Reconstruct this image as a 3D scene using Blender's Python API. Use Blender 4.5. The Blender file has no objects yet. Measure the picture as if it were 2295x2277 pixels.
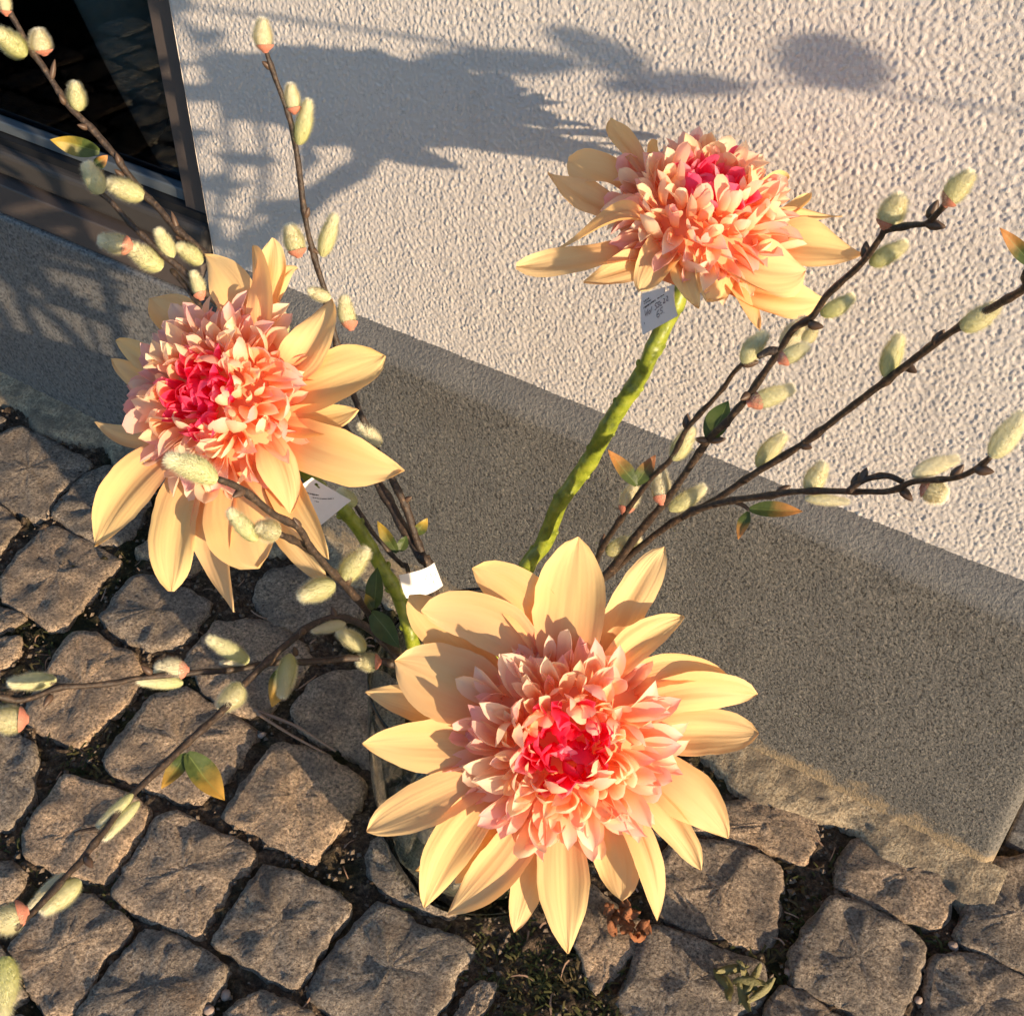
import bpy, math, random
import numpy as np
from mathutils import Vector, Matrix, noise

# ------------------------------------------------------------------ camera, sky, sun
scene = bpy.context.scene
COL = scene.collection
cam_d = bpy.data.cameras.new('camera')
cam = bpy.data.objects.new('camera', cam_d); COL.objects.link(cam)
cam_d.sensor_fit = 'HORIZONTAL'; cam_d.sensor_width = 36.0; cam_d.lens = 42.86
cam_d.clip_start = 0.02; cam_d.clip_end = 500
cam.matrix_world = Matrix(((0.8334288, -0.37636747, 0.40465288, 0.0),
                           (0.55255284, 0.55554933, -0.62132946, 0.0),
                           (0.00904356, 0.74142597, 0.67097373, 1.0),
                           (0, 0, 0, 1)))
scene.camera = cam

SUN_EL, SUN_A = math.radians(9.2), math.radians(18.0)      # elevation, angle to the wall
to_sun = Vector((math.cos(SUN_EL) * math.cos(SUN_A), -math.cos(SUN_EL) * math.sin(SUN_A), math.sin(SUN_EL)))
world = bpy.data.worlds.new('World'); scene.world = world; world.use_nodes = True
wn = world.node_tree; bg = wn.nodes['Background']
sky = wn.nodes.new('ShaderNodeTexSky'); sky.sky_type = 'NISHITA'; sky.sun_disc = False
sky.sun_elevation = SUN_EL; sky.sun_rotation = math.atan2(to_sun.x, to_sun.y)
sky.air_density = 1.0; sky.dust_density = 0.5; sky.ozone_density = 3.0
wn.links.new(sky.outputs[0], bg.inputs[0]); bg.inputs[1].default_value = 0.15
sun_d = bpy.data.lights.new('sun', 'SUN'); sun_d.energy = 4.6; sun_d.angle = math.radians(0.6)
sun_d.color = (1.0, 0.78, 0.52)
sun = bpy.data.objects.new('sun', sun_d); COL.objects.link(sun)
sun.rotation_euler = to_sun.to_track_quat('Z', 'Y').to_euler()
sun.location = to_sun * 5
vs = scene.view_settings
vs.view_transform = 'Standard'; vs.look = 'None'; vs.gamma = 1.0; vs.use_curve_mapping = False
vs.exposure = 1.0
scene.cycles.max_bounces = 12; scene.cycles.diffuse_bounces = 8; scene.cycles.transparent_max_bounces = 16
scene.cycles.transmission_bounces = 10
scene.cycles.sample_clamp_indirect = 6.0

# world-space layout (metres): outlines, branch paths, petals, tags
COBBLES=[
[(-1.233,0.678),(-1.222,0.699),(-1.097,0.702),(-1.09,0.693),(-1.086,0.655),(-1.087,0.638),(-1.064,0.602),(-1.068,0.587),(-1.13,0.586),(-1.174,0.595),(-1.24,0.653)],
[(-1.063,0.606),(-1.073,0.627),(-1.084,0.678),(-1.078,0.704),(-1.051,0.711),(-1.022,0.704),(-0.977,0.689),(-0.956,0.641),(-0.956,0.614),(-0.982,0.601),(-1.012,0.601),(-1.044,0.606)],
[(-1.052,0.586),(-1.044,0.596),(-1.008,0.598),(-0.929,0.599),(-0.925,0.563),(-0.911,0.511),(-0.904,0.49),(-0.913,0.478),(-0.935,0.48),(-0.994,0.479),(-1.024,0.5),(-1.041,0.544)],
[(-1.15,0.559),(-1.124,0.582),(-1.1,0.578),(-1.078,0.573),(-1.071,0.555),(-1.057,0.527),(-1.069,0.511),(-1.113,0.522)],
[(-0.884,0.522),(-0.9,0.57),(-0.899,0.596),(-0.86,0.604),(-0.801,0.608),(-0.791,0.594),(-0.783,0.561),(-0.784,0.542),(-0.803,0.517),(-0.833,0.515),(-0.87,0.517)],
[(-0.875,0.439),(-0.887,0.469),(-0.89,0.493),(-0.869,0.503),(-0.84,0.498),(-0.812,0.505),(-0.79,0.492),(-0.769,0.463),(-0.768,0.418),(-0.768,0.392),(-0.777,0.385),(-0.829,0.379),(-0.853,0.39)],
[(-0.974,0.42),(-0.931,0.453),(-0.917,0.44),(-0.913,0.419),(-0.923,0.402),(-0.956,0.402)],
[(-1.012,0.45),(-0.99,0.472),(-0.952,0.478),(-0.949,0.457),(-0.955,0.443),(-0.985,0.429)],
[(-0.738,0.393),(-0.748,0.44),(-0.755,0.472),(-0.734,0.503),(-0.686,0.5),(-0.655,0.504),(-0.63,0.5),(-0.621,0.462),(-0.619,0.446),(-0.62,0.413),(-0.636,0.399),(-0.681,0.391),(-0.717,0.383)],
[(-0.867,0.335),(-0.832,0.362),(-0.803,0.363),(-0.785,0.351),(-0.777,0.336),(-0.761,0.329),(-0.754,0.316),(-0.752,0.3),(-0.749,0.287),(-0.782,0.269)],
[(-0.753,0.354),(-0.71,0.369),(-0.677,0.376),(-0.652,0.372),(-0.645,0.353),(-0.637,0.329),(-0.631,0.305),(-0.633,0.294),(-0.663,0.284),(-0.681,0.278),(-0.712,0.273),(-0.731,0.287),(-0.742,0.312),(-0.746,0.333)],
[(-0.642,0.371),(-0.631,0.336),(-0.624,0.31),(-0.616,0.291),(-0.598,0.291),(-0.577,0.292),(-0.553,0.297),(-0.523,0.302),(-0.522,0.31),(-0.527,0.322),(-0.528,0.342),(-0.539,0.36),(-0.531,0.372),(-0.533,0.39),(-0.541,0.398),(-0.573,0.396),(-0.604,0.391),(-0.633,0.387)],
[(-0.651,0.268),(-0.636,0.279),(-0.603,0.282),(-0.577,0.278),(-0.573,0.265),(-0.576,0.241),(-0.566,0.224),(-0.561,0.199),(-0.575,0.184),(-0.603,0.188),(-0.63,0.197),(-0.652,0.204),(-0.657,0.239)],
[(-0.567,0.281),(-0.56,0.289),(-0.549,0.293),(-0.515,0.297),(-0.488,0.299),(-0.481,0.297),(-0.474,0.283),(-0.472,0.261),(-0.472,0.242),(-0.479,0.219),(-0.526,0.2),(-0.558,0.196),(-0.559,0.207),(-0.563,0.232),(-0.566,0.25)],
[(-0.751,0.244),(-0.716,0.264),(-0.697,0.262),(-0.688,0.248),(-0.686,0.236),(-0.714,0.215)],
[(-0.681,0.189),(-0.657,0.201),(-0.63,0.194),(-0.606,0.185),(-0.607,0.172),(-0.633,0.151)],
[(-0.623,0.143),(-0.601,0.167),(-0.569,0.176),(-0.552,0.164),(-0.563,0.135),(-0.59,0.117)],
[(-0.762,0.637),(-0.78,0.672),(-0.76,0.706),(-0.697,0.714),(-0.659,0.713),(-0.645,0.683),(-0.667,0.648),(-0.69,0.626),(-0.728,0.623)],
[(-0.764,0.533),(-0.77,0.568),(-0.772,0.587),(-0.732,0.623),(-0.693,0.622),(-0.663,0.617),(-0.647,0.6),(-0.641,0.551),(-0.643,0.521),(-0.658,0.51),(-0.685,0.502),(-0.725,0.513)],
[(-0.622,0.54),(-0.628,0.588),(-0.621,0.602),(-0.582,0.632),(-0.538,0.626),(-0.506,0.574),(-0.509,0.53),(-0.534,0.53),(-0.587,0.525)],
[(-0.59,0.411),(-0.6,0.441),(-0.605,0.491),(-0.598,0.504),(-0.564,0.515),(-0.508,0.516),(-0.493,0.5),(-0.49,0.47),(-0.49,0.444),(-0.487,0.432),(-0.487,0.419),(-0.5,0.415),(-0.544,0.411),(-0.559,0.413),(-0.578,0.409)],
[(-0.522,0.38),(-0.521,0.391),(-0.495,0.4),(-0.457,0.405),(-0.43,0.403),(-0.425,0.393),(-0.425,0.369),(-0.424,0.35),(-0.418,0.324),(-0.422,0.317),(-0.445,0.31),(-0.476,0.309),(-0.508,0.309),(-0.513,0.318),(-0.516,0.344)],
[(-0.415,0.401),(-0.413,0.417),(-0.394,0.423),(-0.368,0.421),(-0.325,0.433),(-0.315,0.429),(-0.313,0.417),(-0.314,0.402),(-0.309,0.388),(-0.308,0.363),(-0.308,0.345),(-0.338,0.322),(-0.38,0.316),(-0.408,0.32),(-0.414,0.338),(-0.416,0.366),(-0.415,0.384)],
[(-0.454,0.265),(-0.451,0.281),(-0.447,0.294),(-0.435,0.301),(-0.413,0.306),(-0.391,0.307),(-0.38,0.297),(-0.399,0.261),(-0.439,0.246)],
[(-0.453,0.453),(-0.449,0.481),(-0.415,0.508),(-0.36,0.506),(-0.342,0.484),(-0.349,0.444),(-0.374,0.434),(-0.41,0.43),(-0.435,0.436)],
[(-0.296,0.389),(-0.294,0.411),(-0.28,0.415),(-0.275,0.397),(-0.275,0.374),(-0.285,0.355),(-0.294,0.37)],
[(-0.274,0.515),(-0.265,0.544),(-0.231,0.536),(-0.201,0.536),(-0.194,0.508),(-0.202,0.484),(-0.205,0.456),(-0.225,0.468),(-0.24,0.48)],
[(-0.221,0.586),(-0.22,0.621),(-0.195,0.644),(-0.148,0.658),(-0.121,0.653),(-0.106,0.614),(-0.101,0.59),(-0.101,0.575),(-0.111,0.567),(-0.151,0.557),(-0.187,0.549),(-0.203,0.556)],
[(-0.199,0.531),(-0.19,0.542),(-0.169,0.546),(-0.147,0.549),(-0.117,0.556),(-0.099,0.56),(-0.091,0.554),(-0.087,0.543),(-0.085,0.524),(-0.101,0.501),(-0.105,0.481),(-0.141,0.451),(-0.188,0.456),(-0.188,0.475),(-0.196,0.516)],
[(-0.078,0.633),(-0.07,0.654),(-0.044,0.661),(-0.007,0.66),(0.015,0.652),(0.017,0.639),(0.018,0.619),(0.021,0.595),(0.019,0.582),(-0.002,0.564),(-0.041,0.556),(-0.068,0.558),(-0.081,0.573),(-0.08,0.598)],
[(-0.082,0.684),(-0.08,0.721),(-0.059,0.741),(-0.024,0.753),(0.026,0.775),(0.029,0.767),(0.023,0.752),(0.022,0.73),(0.021,0.704),(0.018,0.675),(-0,0.671),(-0.03,0.664),(-0.052,0.664),(-0.074,0.666)],
[(0.035,0.771),(0.058,0.791),(0.094,0.797),(0.12,0.738),(0.12,0.681),(0.094,0.676),(0.077,0.674),(0.061,0.676),(0.043,0.675),(0.03,0.678),(0.034,0.697),(0.027,0.723),(0.032,0.746)],
[(0.022,0.644),(0.025,0.652),(0.048,0.67),(0.077,0.671),(0.095,0.673),(0.118,0.67),(0.131,0.622),(0.065,0.572),(0.033,0.593),(0.027,0.619)],
[(-0.076,0.552),(-0.061,0.554),(-0.041,0.553),(-0.019,0.555),(0.001,0.557),(0.001,0.529),(-0.062,0.487),(-0.082,0.526)],
[(-0.216,0.642),(-0.203,0.685),(-0.169,0.717),(-0.127,0.733),(-0.105,0.701),(-0.109,0.669),(-0.145,0.665),(-0.188,0.654)]]
BRANCHES=[
('pussy willow branch forking in front of the dark window',
 [([(-0.4415,0.5544,0.2945),(-0.4498,0.5558,0.2983),(-0.4612,0.5602,0.3052),(-0.4778,0.566,0.3154),(-0.5093,0.5779,0.3368),(-0.6309,0.6094,0.4282),(-0.6664,0.6073,0.4511),(-0.6995,0.6052,0.4745),(-0.7255,0.6013,0.4923),(-0.7408,0.6005,0.5049),(-0.7554,0.5988,0.5164),(-0.7741,0.5988,0.5342),(-0.7812,0.5995,0.5417),(-0.8033,0.5976,0.5623),(-0.8194,0.5947,0.5765),(-0.8356,0.5955,0.5954),(-0.8514,0.5961,0.6143),(-0.8626,0.5974,0.6292),(-0.8706,0.5985,0.6403),(-0.8795,0.6016,0.6549)],0.0046,0.0023),
  ([(-0.6333,0.59,0.4325),(-0.6697,0.5803,0.4532),(-0.6953,0.5768,0.4725),(-0.7134,0.5728,0.4856),(-0.7374,0.5685,0.5053),(-0.7557,0.5663,0.5222),(-0.7639,0.564,0.5289)],0.0036,0.002),
  ([(-0.6452,0.5729,0.4375),(-0.6737,0.57,0.4465),(-0.6968,0.5754,0.4604),(-0.7134,0.5773,0.4695)],0.003,0.002)],
 [((-0.8715,0.5958,0.6381),(-0.8693,0.5962,0.6557),0.0106,1,0.2),
  ((-0.8533,0.5911,0.611),(-0.8619,0.5763,0.633),0.0186,0,0.9),
  ((-0.845,0.6027,0.6106),(-0.8455,0.6023,0.6288),0.0178,1,0.1),
  ((-0.8138,0.5991,0.5719),(-0.8156,0.6021,0.5931),0.0159,0,0.6),
  ((-0.7542,0.5981,0.5138),(-0.7724,0.5805,0.5284),0.0194,0,0.6),
  ((-0.7001,0.5997,0.4691),(-0.7159,0.5907,0.484),0.0162,0,0.7),
  ((-0.7633,0.5642,0.5282),(-0.7752,0.5652,0.5501),0.0181,0,0.45),
  ((-0.7352,0.5599,0.4923),(-0.752,0.5445,0.5001),0.0190,1,0.3),
  ((-0.7184,0.5725,0.4711),(-0.7391,0.5632,0.4886),0.0207,0,0.7),
  ((-0.708,0.5766,0.4825),(-0.7206,0.5778,0.5033),0.0147,0,0.6),
  ((-0.6787,0.5735,0.4562),(-0.6874,0.577,0.4759),0.0127,1,0.4)],
 [((-0.7899,0.5917,0.5465),(-0.8123,0.5644,0.5612),0.0174,0),
  ((-0.7904,0.5836,0.537),(-0.7823,0.5928,0.5444),0.0103,1)],
 [((-0.835,0.5955,0.5941),(-0.834,0.6029,0.6085)),
  ((-0.8214,0.5931,0.5782),(-0.823,0.5917,0.5845)),
  ((-0.8039,0.5959,0.5612),(-0.8054,0.5921,0.5638)),
  ((-0.7766,0.5979,0.5371),(-0.778,0.5983,0.5447)),
  ((-0.7726,0.5957,0.5277),(-0.7754,0.5927,0.5331)),
  ((-0.7255,0.6013,0.4923),(-0.7305,0.6032,0.5061)),
  ((-0.7191,0.5996,0.4813),(-0.7233,0.5969,0.4881))]),
('tall slim pussy willow twig standing upright before the sunlit wall',
 [([(-0.441,0.5577,0.2897),(-0.4456,0.557,0.2937),(-0.4588,0.5618,0.3123),(-0.474,0.5683,0.3363),(-0.4906,0.5714,0.3595),(-0.5086,0.5742,0.386),(-0.5216,0.5771,0.4078),(-0.5393,0.5826,0.4427),(-0.5493,0.5866,0.4662),(-0.5602,0.593,0.4976),(-0.5686,0.5953,0.5196),(-0.5775,0.5996,0.5493),(-0.5835,0.6053,0.5797),(-0.589,0.6092,0.6084),(-0.5932,0.6099,0.6253),(-0.5994,0.6087,0.646),(-0.6042,0.6079,0.6656)],0.0042,0.0018),
  ([(-0.4524,0.5418,0.2916),(-0.457,0.5402,0.3),(-0.4639,0.5365,0.311),(-0.4778,0.5299,0.3364),(-0.4895,0.5253,0.3628)],0.003,0.0017)],
 [((-0.6047,0.6076,0.666),(-0.6042,0.6085,0.6863),0.0143,1,0.1),
  ((-0.5888,0.6129,0.6233),(-0.5896,0.613,0.6426),0.0122,1,0.2),
  ((-0.5846,0.609,0.6015),(-0.5799,0.6184,0.6304),0.0137,0,0.8),
  ((-0.5781,0.5886,0.5226),(-0.5844,0.589,0.5445),0.0169,1,0.4),
  ((-0.5649,0.5997,0.5206),(-0.5619,0.6143,0.5483),0.0143,0,0.6),
  ((-0.5396,0.5964,0.4671),(-0.5481,0.6017,0.4894),0.0150,1,0.4),
  ((-0.5543,0.5927,0.4908),(-0.5665,0.5832,0.4988),0.0117,0,0.2),
  ((-0.5008,0.5757,0.3811),(-0.5189,0.5736,0.3962),0.0137,0,0.2),
  ((-0.5755,0.56,0.4651),(-0.5814,0.5674,0.4817),0.0080,0,0.8),
  ((-0.4876,0.5254,0.3614),(-0.5014,0.5233,0.3724),0.0131,0,0.7)],
 [((-0.4616,0.5405,0.3126),(-0.4826,0.5424,0.3345),0.0111,0),
  ((-0.4605,0.5627,0.3142),(-0.4564,0.5746,0.3273),0.0106,0),
  ((-0.4606,0.542,0.3131),(-0.4593,0.5502,0.3246),0.0094,2)],
 [((-0.6026,0.6096,0.653),(-0.6043,0.6067,0.6562)),
  ((-0.5739,0.5962,0.527),(-0.5676,0.5971,0.5246)),
  ((-0.4759,0.5697,0.3389),(-0.4733,0.5712,0.3413)),
  ((-0.5775,0.5996,0.5493),(-0.5762,0.601,0.5537))]),
('pussy willow twig crossing the petals of the flower by the window',
 [([(-0.4039,0.4673,0.2914),(-0.386,0.4383,0.3399),(-0.3804,0.4207,0.3771),(-0.3786,0.4084,0.4089),(-0.3799,0.3931,0.4457),(-0.3812,0.3864,0.4599),(-0.3844,0.3731,0.4905),(-0.3861,0.3658,0.514),(-0.3898,0.3513,0.5344),(-0.3939,0.3365,0.5608),(-0.3966,0.3244,0.5761)],0.0036,0.0019),
  ([(-0.3925,0.381,0.4796),(-0.3931,0.3676,0.4987),(-0.393,0.3563,0.5131)],0.0026,0.002)],
 [((-0.3971,0.3232,0.5757),(-0.4184,0.3118,0.5884),0.0158,0,0.75),
  ((-0.3925,0.357,0.5132),(-0.4022,0.3488,0.5196),0.0142,0,0.25),
  ((-0.4008,0.3458,0.512),(-0.4161,0.3433,0.5286),0.0116,0,0.8),
  ((-0.3833,0.3929,0.448),(-0.3768,0.4109,0.464),0.0161,0,0.7),
  ((-0.3801,0.3831,0.4568),(-0.3892,0.3625,0.4578),0.0153,0,0.6)],
 [((-0.3766,0.4125,0.4104),(-0.3835,0.4284,0.4321),0.0132,2),
  ((-0.3768,0.4105,0.4091),(-0.3507,0.4049,0.3949),0.0159,2),
  ((-0.3768,0.4117,0.41),(-0.3829,0.4128,0.4203),0.0072,0)],
 [((-0.3861,0.3658,0.514),(-0.3868,0.3653,0.5172)),
  ((-0.3809,0.3935,0.4467),(-0.3797,0.3944,0.4494)),
  ((-0.3939,0.3365,0.5608),(-0.3936,0.3338,0.5614))]),
('low pussy willow branch hanging out over the cobblestones',
 [([(-0.3881,0.4596,0.2908),(-0.4012,0.4565,0.3066),(-0.4097,0.4545,0.3174),(-0.4178,0.4519,0.3276),(-0.4242,0.4484,0.3345),(-0.436,0.4361,0.3447),(-0.4405,0.4261,0.3472),(-0.4441,0.4113,0.3486),(-0.4456,0.3906,0.3484),(-0.446,0.3825,0.3484),(-0.4462,0.3671,0.3483),(-0.4458,0.3525,0.3481),(-0.4443,0.3393,0.3476),(-0.4424,0.3204,0.3474),(-0.4422,0.3041,0.3488),(-0.4409,0.2842,0.3506),(-0.4368,0.2381,0.3566),(-0.4306,0.2168,0.3583),(-0.4285,0.2061,0.3601),(-0.4238,0.1907,0.3621),(-0.4223,0.1829,0.3639),(-0.4168,0.1593,0.3696),(-0.4139,0.1466,0.3734),(-0.4125,0.1377,0.3767)],0.0036,0.0019),
  ([(-0.3944,0.459,0.2873),(-0.4022,0.4568,0.2951),(-0.4116,0.4482,0.3012),(-0.4241,0.4343,0.3089),(-0.4338,0.4198,0.3141),(-0.4443,0.4046,0.3207),(-0.4536,0.391,0.3271),(-0.4637,0.3715,0.3337),(-0.472,0.3556,0.34),(-0.4833,0.3353,0.35),(-0.4963,0.3085,0.3629),(-0.5038,0.2889,0.3714),(-0.5088,0.2773,0.3778),(-0.5156,0.261,0.3873),(-0.5181,0.2459,0.3922),(-0.5206,0.2358,0.3968),(-0.5253,0.2288,0.4047),(-0.531,0.2194,0.4149)],0.0032,0.0017),
  ([(-0.4402,0.2165,0.3429),(-0.4436,0.2164,0.3452),(-0.4495,0.2092,0.3468),(-0.4515,0.2056,0.3471)],0.0022,0.0012),
  ([(-0.5238,0.2697,0.3735),(-0.5259,0.2667,0.3769),(-0.5287,0.263,0.3817)],0.0018,0.0014)],
 [((-0.409,0.449,0.3002),(-0.4213,0.4382,0.3045),0.0149,1,0.4),
  ((-0.465,0.374,0.3361),(-0.4915,0.3659,0.3511),0.0136,0,0.8),
  ((-0.4658,0.3717,0.3353),(-0.4779,0.3606,0.3397),0.0068,0,0.05),
  ((-0.4844,0.3363,0.3513),(-0.499,0.3228,0.3565),0.0155,1,0.1),
  ((-0.4824,0.3291,0.3462),(-0.5026,0.3108,0.3527),0.0104,0,0.7),
  ((-0.5283,0.2682,0.3796),(-0.5443,0.247,0.3866),0.0129,0,0.6),
  ((-0.5119,0.2324,0.388),(-0.5229,0.217,0.3965),0.0186,1,0.35),
  ((-0.4213,0.4477,0.3067),(-0.4399,0.4418,0.3213),0.0146,0,0.5),
  ((-0.4287,0.4379,0.341),(-0.4409,0.4178,0.3446),0.0099,0,0.3),
  ((-0.44,0.3909,0.3448),(-0.4275,0.3669,0.3334),0.0147,0,0.75),
  ((-0.4471,0.3498,0.3475),(-0.4465,0.3288,0.3457),0.0169,0,0.4),
  ((-0.4362,0.2418,0.3576),(-0.436,0.2152,0.3582),0.0082,0,0.7),
  ((-0.4312,0.2414,0.3541),(-0.4297,0.2133,0.3523),0.0085,0,0.6),
  ((-0.416,0.1821,0.3595),(-0.4173,0.1574,0.3605),0.0142,0,0.5),
  ((-0.4239,0.1791,0.3639),(-0.4243,0.155,0.3622),0.0090,0,0.15),
  ((-0.4161,0.1478,0.3751),(-0.4244,0.1311,0.3797),0.0179,1,0.3),
  ((-0.4071,0.1249,0.3705),(-0.391,0.1028,0.3556),0.0181,0,0.9)],
 [((-0.4365,0.2866,0.3487),(-0.4022,0.2821,0.33),0.0199,3),
  ((-0.4362,0.2869,0.3486),(-0.435,0.2608,0.3419),0.0120,3),
  ((-0.4474,0.3934,0.3244),(-0.441,0.3664,0.3104),0.0172,3)],
 [((-0.436,0.4361,0.3447),(-0.4381,0.4366,0.3492)),
  ((-0.4497,0.405,0.3245),(-0.4498,0.4049,0.3272)),
  ((-0.4441,0.4113,0.3486),(-0.4433,0.4093,0.3496)),
  ((-0.5162,0.2551,0.3853),(-0.5147,0.2499,0.3846)),
  ((-0.4935,0.3145,0.3636),(-0.4986,0.3125,0.3694)),
  ((-0.4227,0.1933,0.3621),(-0.4196,0.1924,0.3623))]),
('pussy willow branch with a leafy fork rising beside the upper flower',
 [([(-0.2924,0.5472,0.3619),(-0.2775,0.5527,0.3826),(-0.2611,0.5609,0.4236),(-0.247,0.5656,0.4554),(-0.2372,0.568,0.481),(-0.224,0.5695,0.5172),(-0.2125,0.5693,0.5391),(-0.2016,0.5681,0.564),(-0.1868,0.5635,0.6043),(-0.1801,0.5604,0.6226),(-0.1701,0.5569,0.6359),(-0.1637,0.5526,0.6536),(-0.1469,0.5429,0.6836),(-0.1388,0.5355,0.704),(-0.1366,0.5334,0.7092),(-0.1238,0.5253,0.72),(-0.1155,0.5197,0.7261),(-0.1108,0.5149,0.7355),(-0.1069,0.5099,0.7451)],0.0028,0.0014),
  ([(-0.2897,0.5546,0.3741),(-0.2854,0.5542,0.4003),(-0.2695,0.5534,0.4425),(-0.252,0.5501,0.4846),(-0.2376,0.5464,0.5115),(-0.2269,0.5402,0.5445),(-0.2116,0.5328,0.575),(-0.2026,0.5274,0.5936),(-0.1967,0.5228,0.6083),(-0.1902,0.5184,0.6205)],0.0022,0.0013),
  ([(-0.1724,0.5166,0.636),(-0.1765,0.5145,0.6351),(-0.1804,0.511,0.6321)],0.002,0.0015)],
 [((-0.2703,0.5541,0.4436),(-0.2681,0.5644,0.4635),0.0136,1,0.15),
  ((-0.2363,0.5465,0.5111),(-0.2313,0.5575,0.5312),0.0132,0,0.55),
  ((-0.1904,0.5177,0.6196),(-0.184,0.5259,0.6366),0.0120,0,0.45),
  ((-0.2481,0.565,0.4552),(-0.256,0.5739,0.4738),0.0141,1,0.1),
  ((-0.2813,0.5546,0.3987),(-0.265,0.5702,0.4088),0.0149,0,0.55),
  ((-0.2422,0.5646,0.4522),(-0.2278,0.5826,0.4659),0.0132,0,0.6),
  ((-0.1998,0.5651,0.5594),(-0.1808,0.5792,0.5696),0.0134,1,0.5),
  ((-0.1862,0.5644,0.6052),(-0.1791,0.5756,0.6201),0.0139,0,0.1),
  ((-0.1695,0.5143,0.6316),(-0.1592,0.5217,0.6411),0.0100,1,0.45),
  ((-0.1729,0.5588,0.617),(-0.1688,0.5616,0.6255),0.0080,0,0.3),
  ((-0.1665,0.5589,0.6373),(-0.154,0.5654,0.6496),0.0105,0,0.8),
  ((-0.143,0.544,0.6837),(-0.1298,0.5487,0.6969),0.0104,0,0.7),
  ((-0.1376,0.534,0.7107),(-0.1344,0.5362,0.7265),0.0133,1,0.35),
  ((-0.1074,0.5089,0.7432),(-0.1007,0.5101,0.7583),0.0106,1,0.45)],
 [((-0.2243,0.5699,0.5178),(-0.2204,0.5845,0.5405),0.0171,2),
  ((-0.2584,0.5437,0.481),(-0.2808,0.5445,0.5),0.0109,1),
  ((-0.2587,0.5436,0.481),(-0.2534,0.5577,0.4998),0.0109,4)],
 [((-0.2244,0.5688,0.5166),(-0.2273,0.5661,0.518)),
  ((-0.2226,0.57,0.5172),(-0.2137,0.5733,0.5203)),
  ((-0.1904,0.5177,0.6197),(-0.1827,0.52,0.6226)),
  ((-0.1703,0.5543,0.632),(-0.1662,0.5537,0.6331)),
  ((-0.1155,0.5197,0.7261),(-0.1091,0.5192,0.7269)),
  ((-0.1155,0.521,0.7284),(-0.1144,0.5223,0.7351)),
  ((-0.1461,0.5444,0.6858),(-0.1474,0.5453,0.6921)),
  ((-0.2277,0.5403,0.545),(-0.2287,0.5423,0.5512)),
  ((-0.2854,0.5542,0.4003),(-0.287,0.5607,0.4101)),
  ((-0.2016,0.5681,0.564),(-0.2024,0.565,0.5639))]),
('long straight pussy willow branch with a forked lower twig reaching past the plinth end',
 [([(-0.2913,0.5491,0.3561),(-0.28,0.5545,0.3749),(-0.2564,0.5638,0.415),(-0.2366,0.5683,0.4438),(-0.2161,0.57,0.4676),(-0.192,0.5712,0.5025),(-0.1649,0.5689,0.5409),(-0.1416,0.564,0.5803),(-0.123,0.5572,0.6131),(-0.1017,0.5457,0.6519),(-0.0853,0.5344,0.6793),(-0.0768,0.5278,0.6924),(-0.0665,0.5186,0.7096),(-0.054,0.5055,0.7313),(0.06,0.56,0.735),(0.146,0.573,0.738),(0.28,0.575,0.753),(0.34,0.575,0.768),(0.46,0.575,0.782),(0.62,0.57,0.8)],0.0029,0.0009),
  ([(-0.2261,0.5502,0.4651),(-0.2157,0.55,0.4776),(-0.1941,0.5471,0.4977),(-0.1727,0.5421,0.5158),(-0.1493,0.5351,0.5362),(-0.1207,0.5231,0.5591),(-0.0968,0.5109,0.5798),(-0.0871,0.506,0.5945),(-0.0708,0.4957,0.6113),(-0.0615,0.4892,0.6234),(-0.0553,0.4844,0.6355),(-0.052,0.481,0.6451)],0.0022,0.0013),
  ([(-0.1185,0.516,0.5654),(-0.1146,0.5171,0.5731),(-0.1081,0.5172,0.5795),(-0.0999,0.5161,0.585),(-0.0923,0.5131,0.5872)],0.0017,0.0015),
  ([(-0.1947,0.5487,0.4961),(-0.1865,0.5479,0.497),(-0.1818,0.5465,0.4965)],0.0013,0.001),
  ([(-0.0651,0.5072,0.7159),(-0.0615,0.5053,0.724),(-0.0633,0.5036,0.7299)],0.0015,0.001)],
 [((-0.191,0.5752,0.5068),(-0.1819,0.5864,0.5284),0.0134,0,0.5),
  ((-0.1247,0.5575,0.6141),(-0.1243,0.5649,0.6356),0.0124,0,0.7),
  ((-0.0892,0.53,0.6731),(-0.0777,0.5353,0.6875),0.0118,0,0.45),
  ((-0.1458,0.5362,0.5363),(-0.1433,0.546,0.5521),0.0135,0,0.35),
  ((-0.146,0.5337,0.5335),(-0.1238,0.5403,0.537),0.0075,0,0.2),
  ((-0.0878,0.5079,0.5971),(-0.0709,0.5185,0.6082),0.0105,0,0.1),
  ((-0.0811,0.5066,0.5941),(-0.0687,0.5058,0.5939),0.0140,1,0.1),
  ((-0.0518,0.4807,0.6447),(-0.0465,0.4936,0.6629),0.0128,0,0.3),
  ((0.375,0.575,0.774),(0.385,0.562,0.806),0.0240,0,0.4),
  ((0.3,0.575,0.757),(0.287,0.545,0.747),0.0200,0,0.4),
  ((0.17,0.573,0.742),(0.15,0.535,0.733),0.0240,0,0.4),
  ((0.22,0.574,0.748),(0.225,0.55,0.775),0.0180,0,0.4)],
 [((-0.1814,0.5467,0.4966),(-0.1515,0.5565,0.5035),0.0111,1),
  ((-0.1819,0.5459,0.4959),(-0.1796,0.5306,0.4849),0.0079,1),
  ((-0.063,0.5033,0.7291),(-0.0817,0.503,0.7423),0.0072,1)],
 [((-0.1661,0.5466,0.5186),(-0.1605,0.5504,0.5241)),
  ((-0.114,0.5173,0.5733),(-0.1136,0.5191,0.5785)),
  ((-0.1172,0.5183,0.5677),(-0.1172,0.5213,0.5746)),
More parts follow.
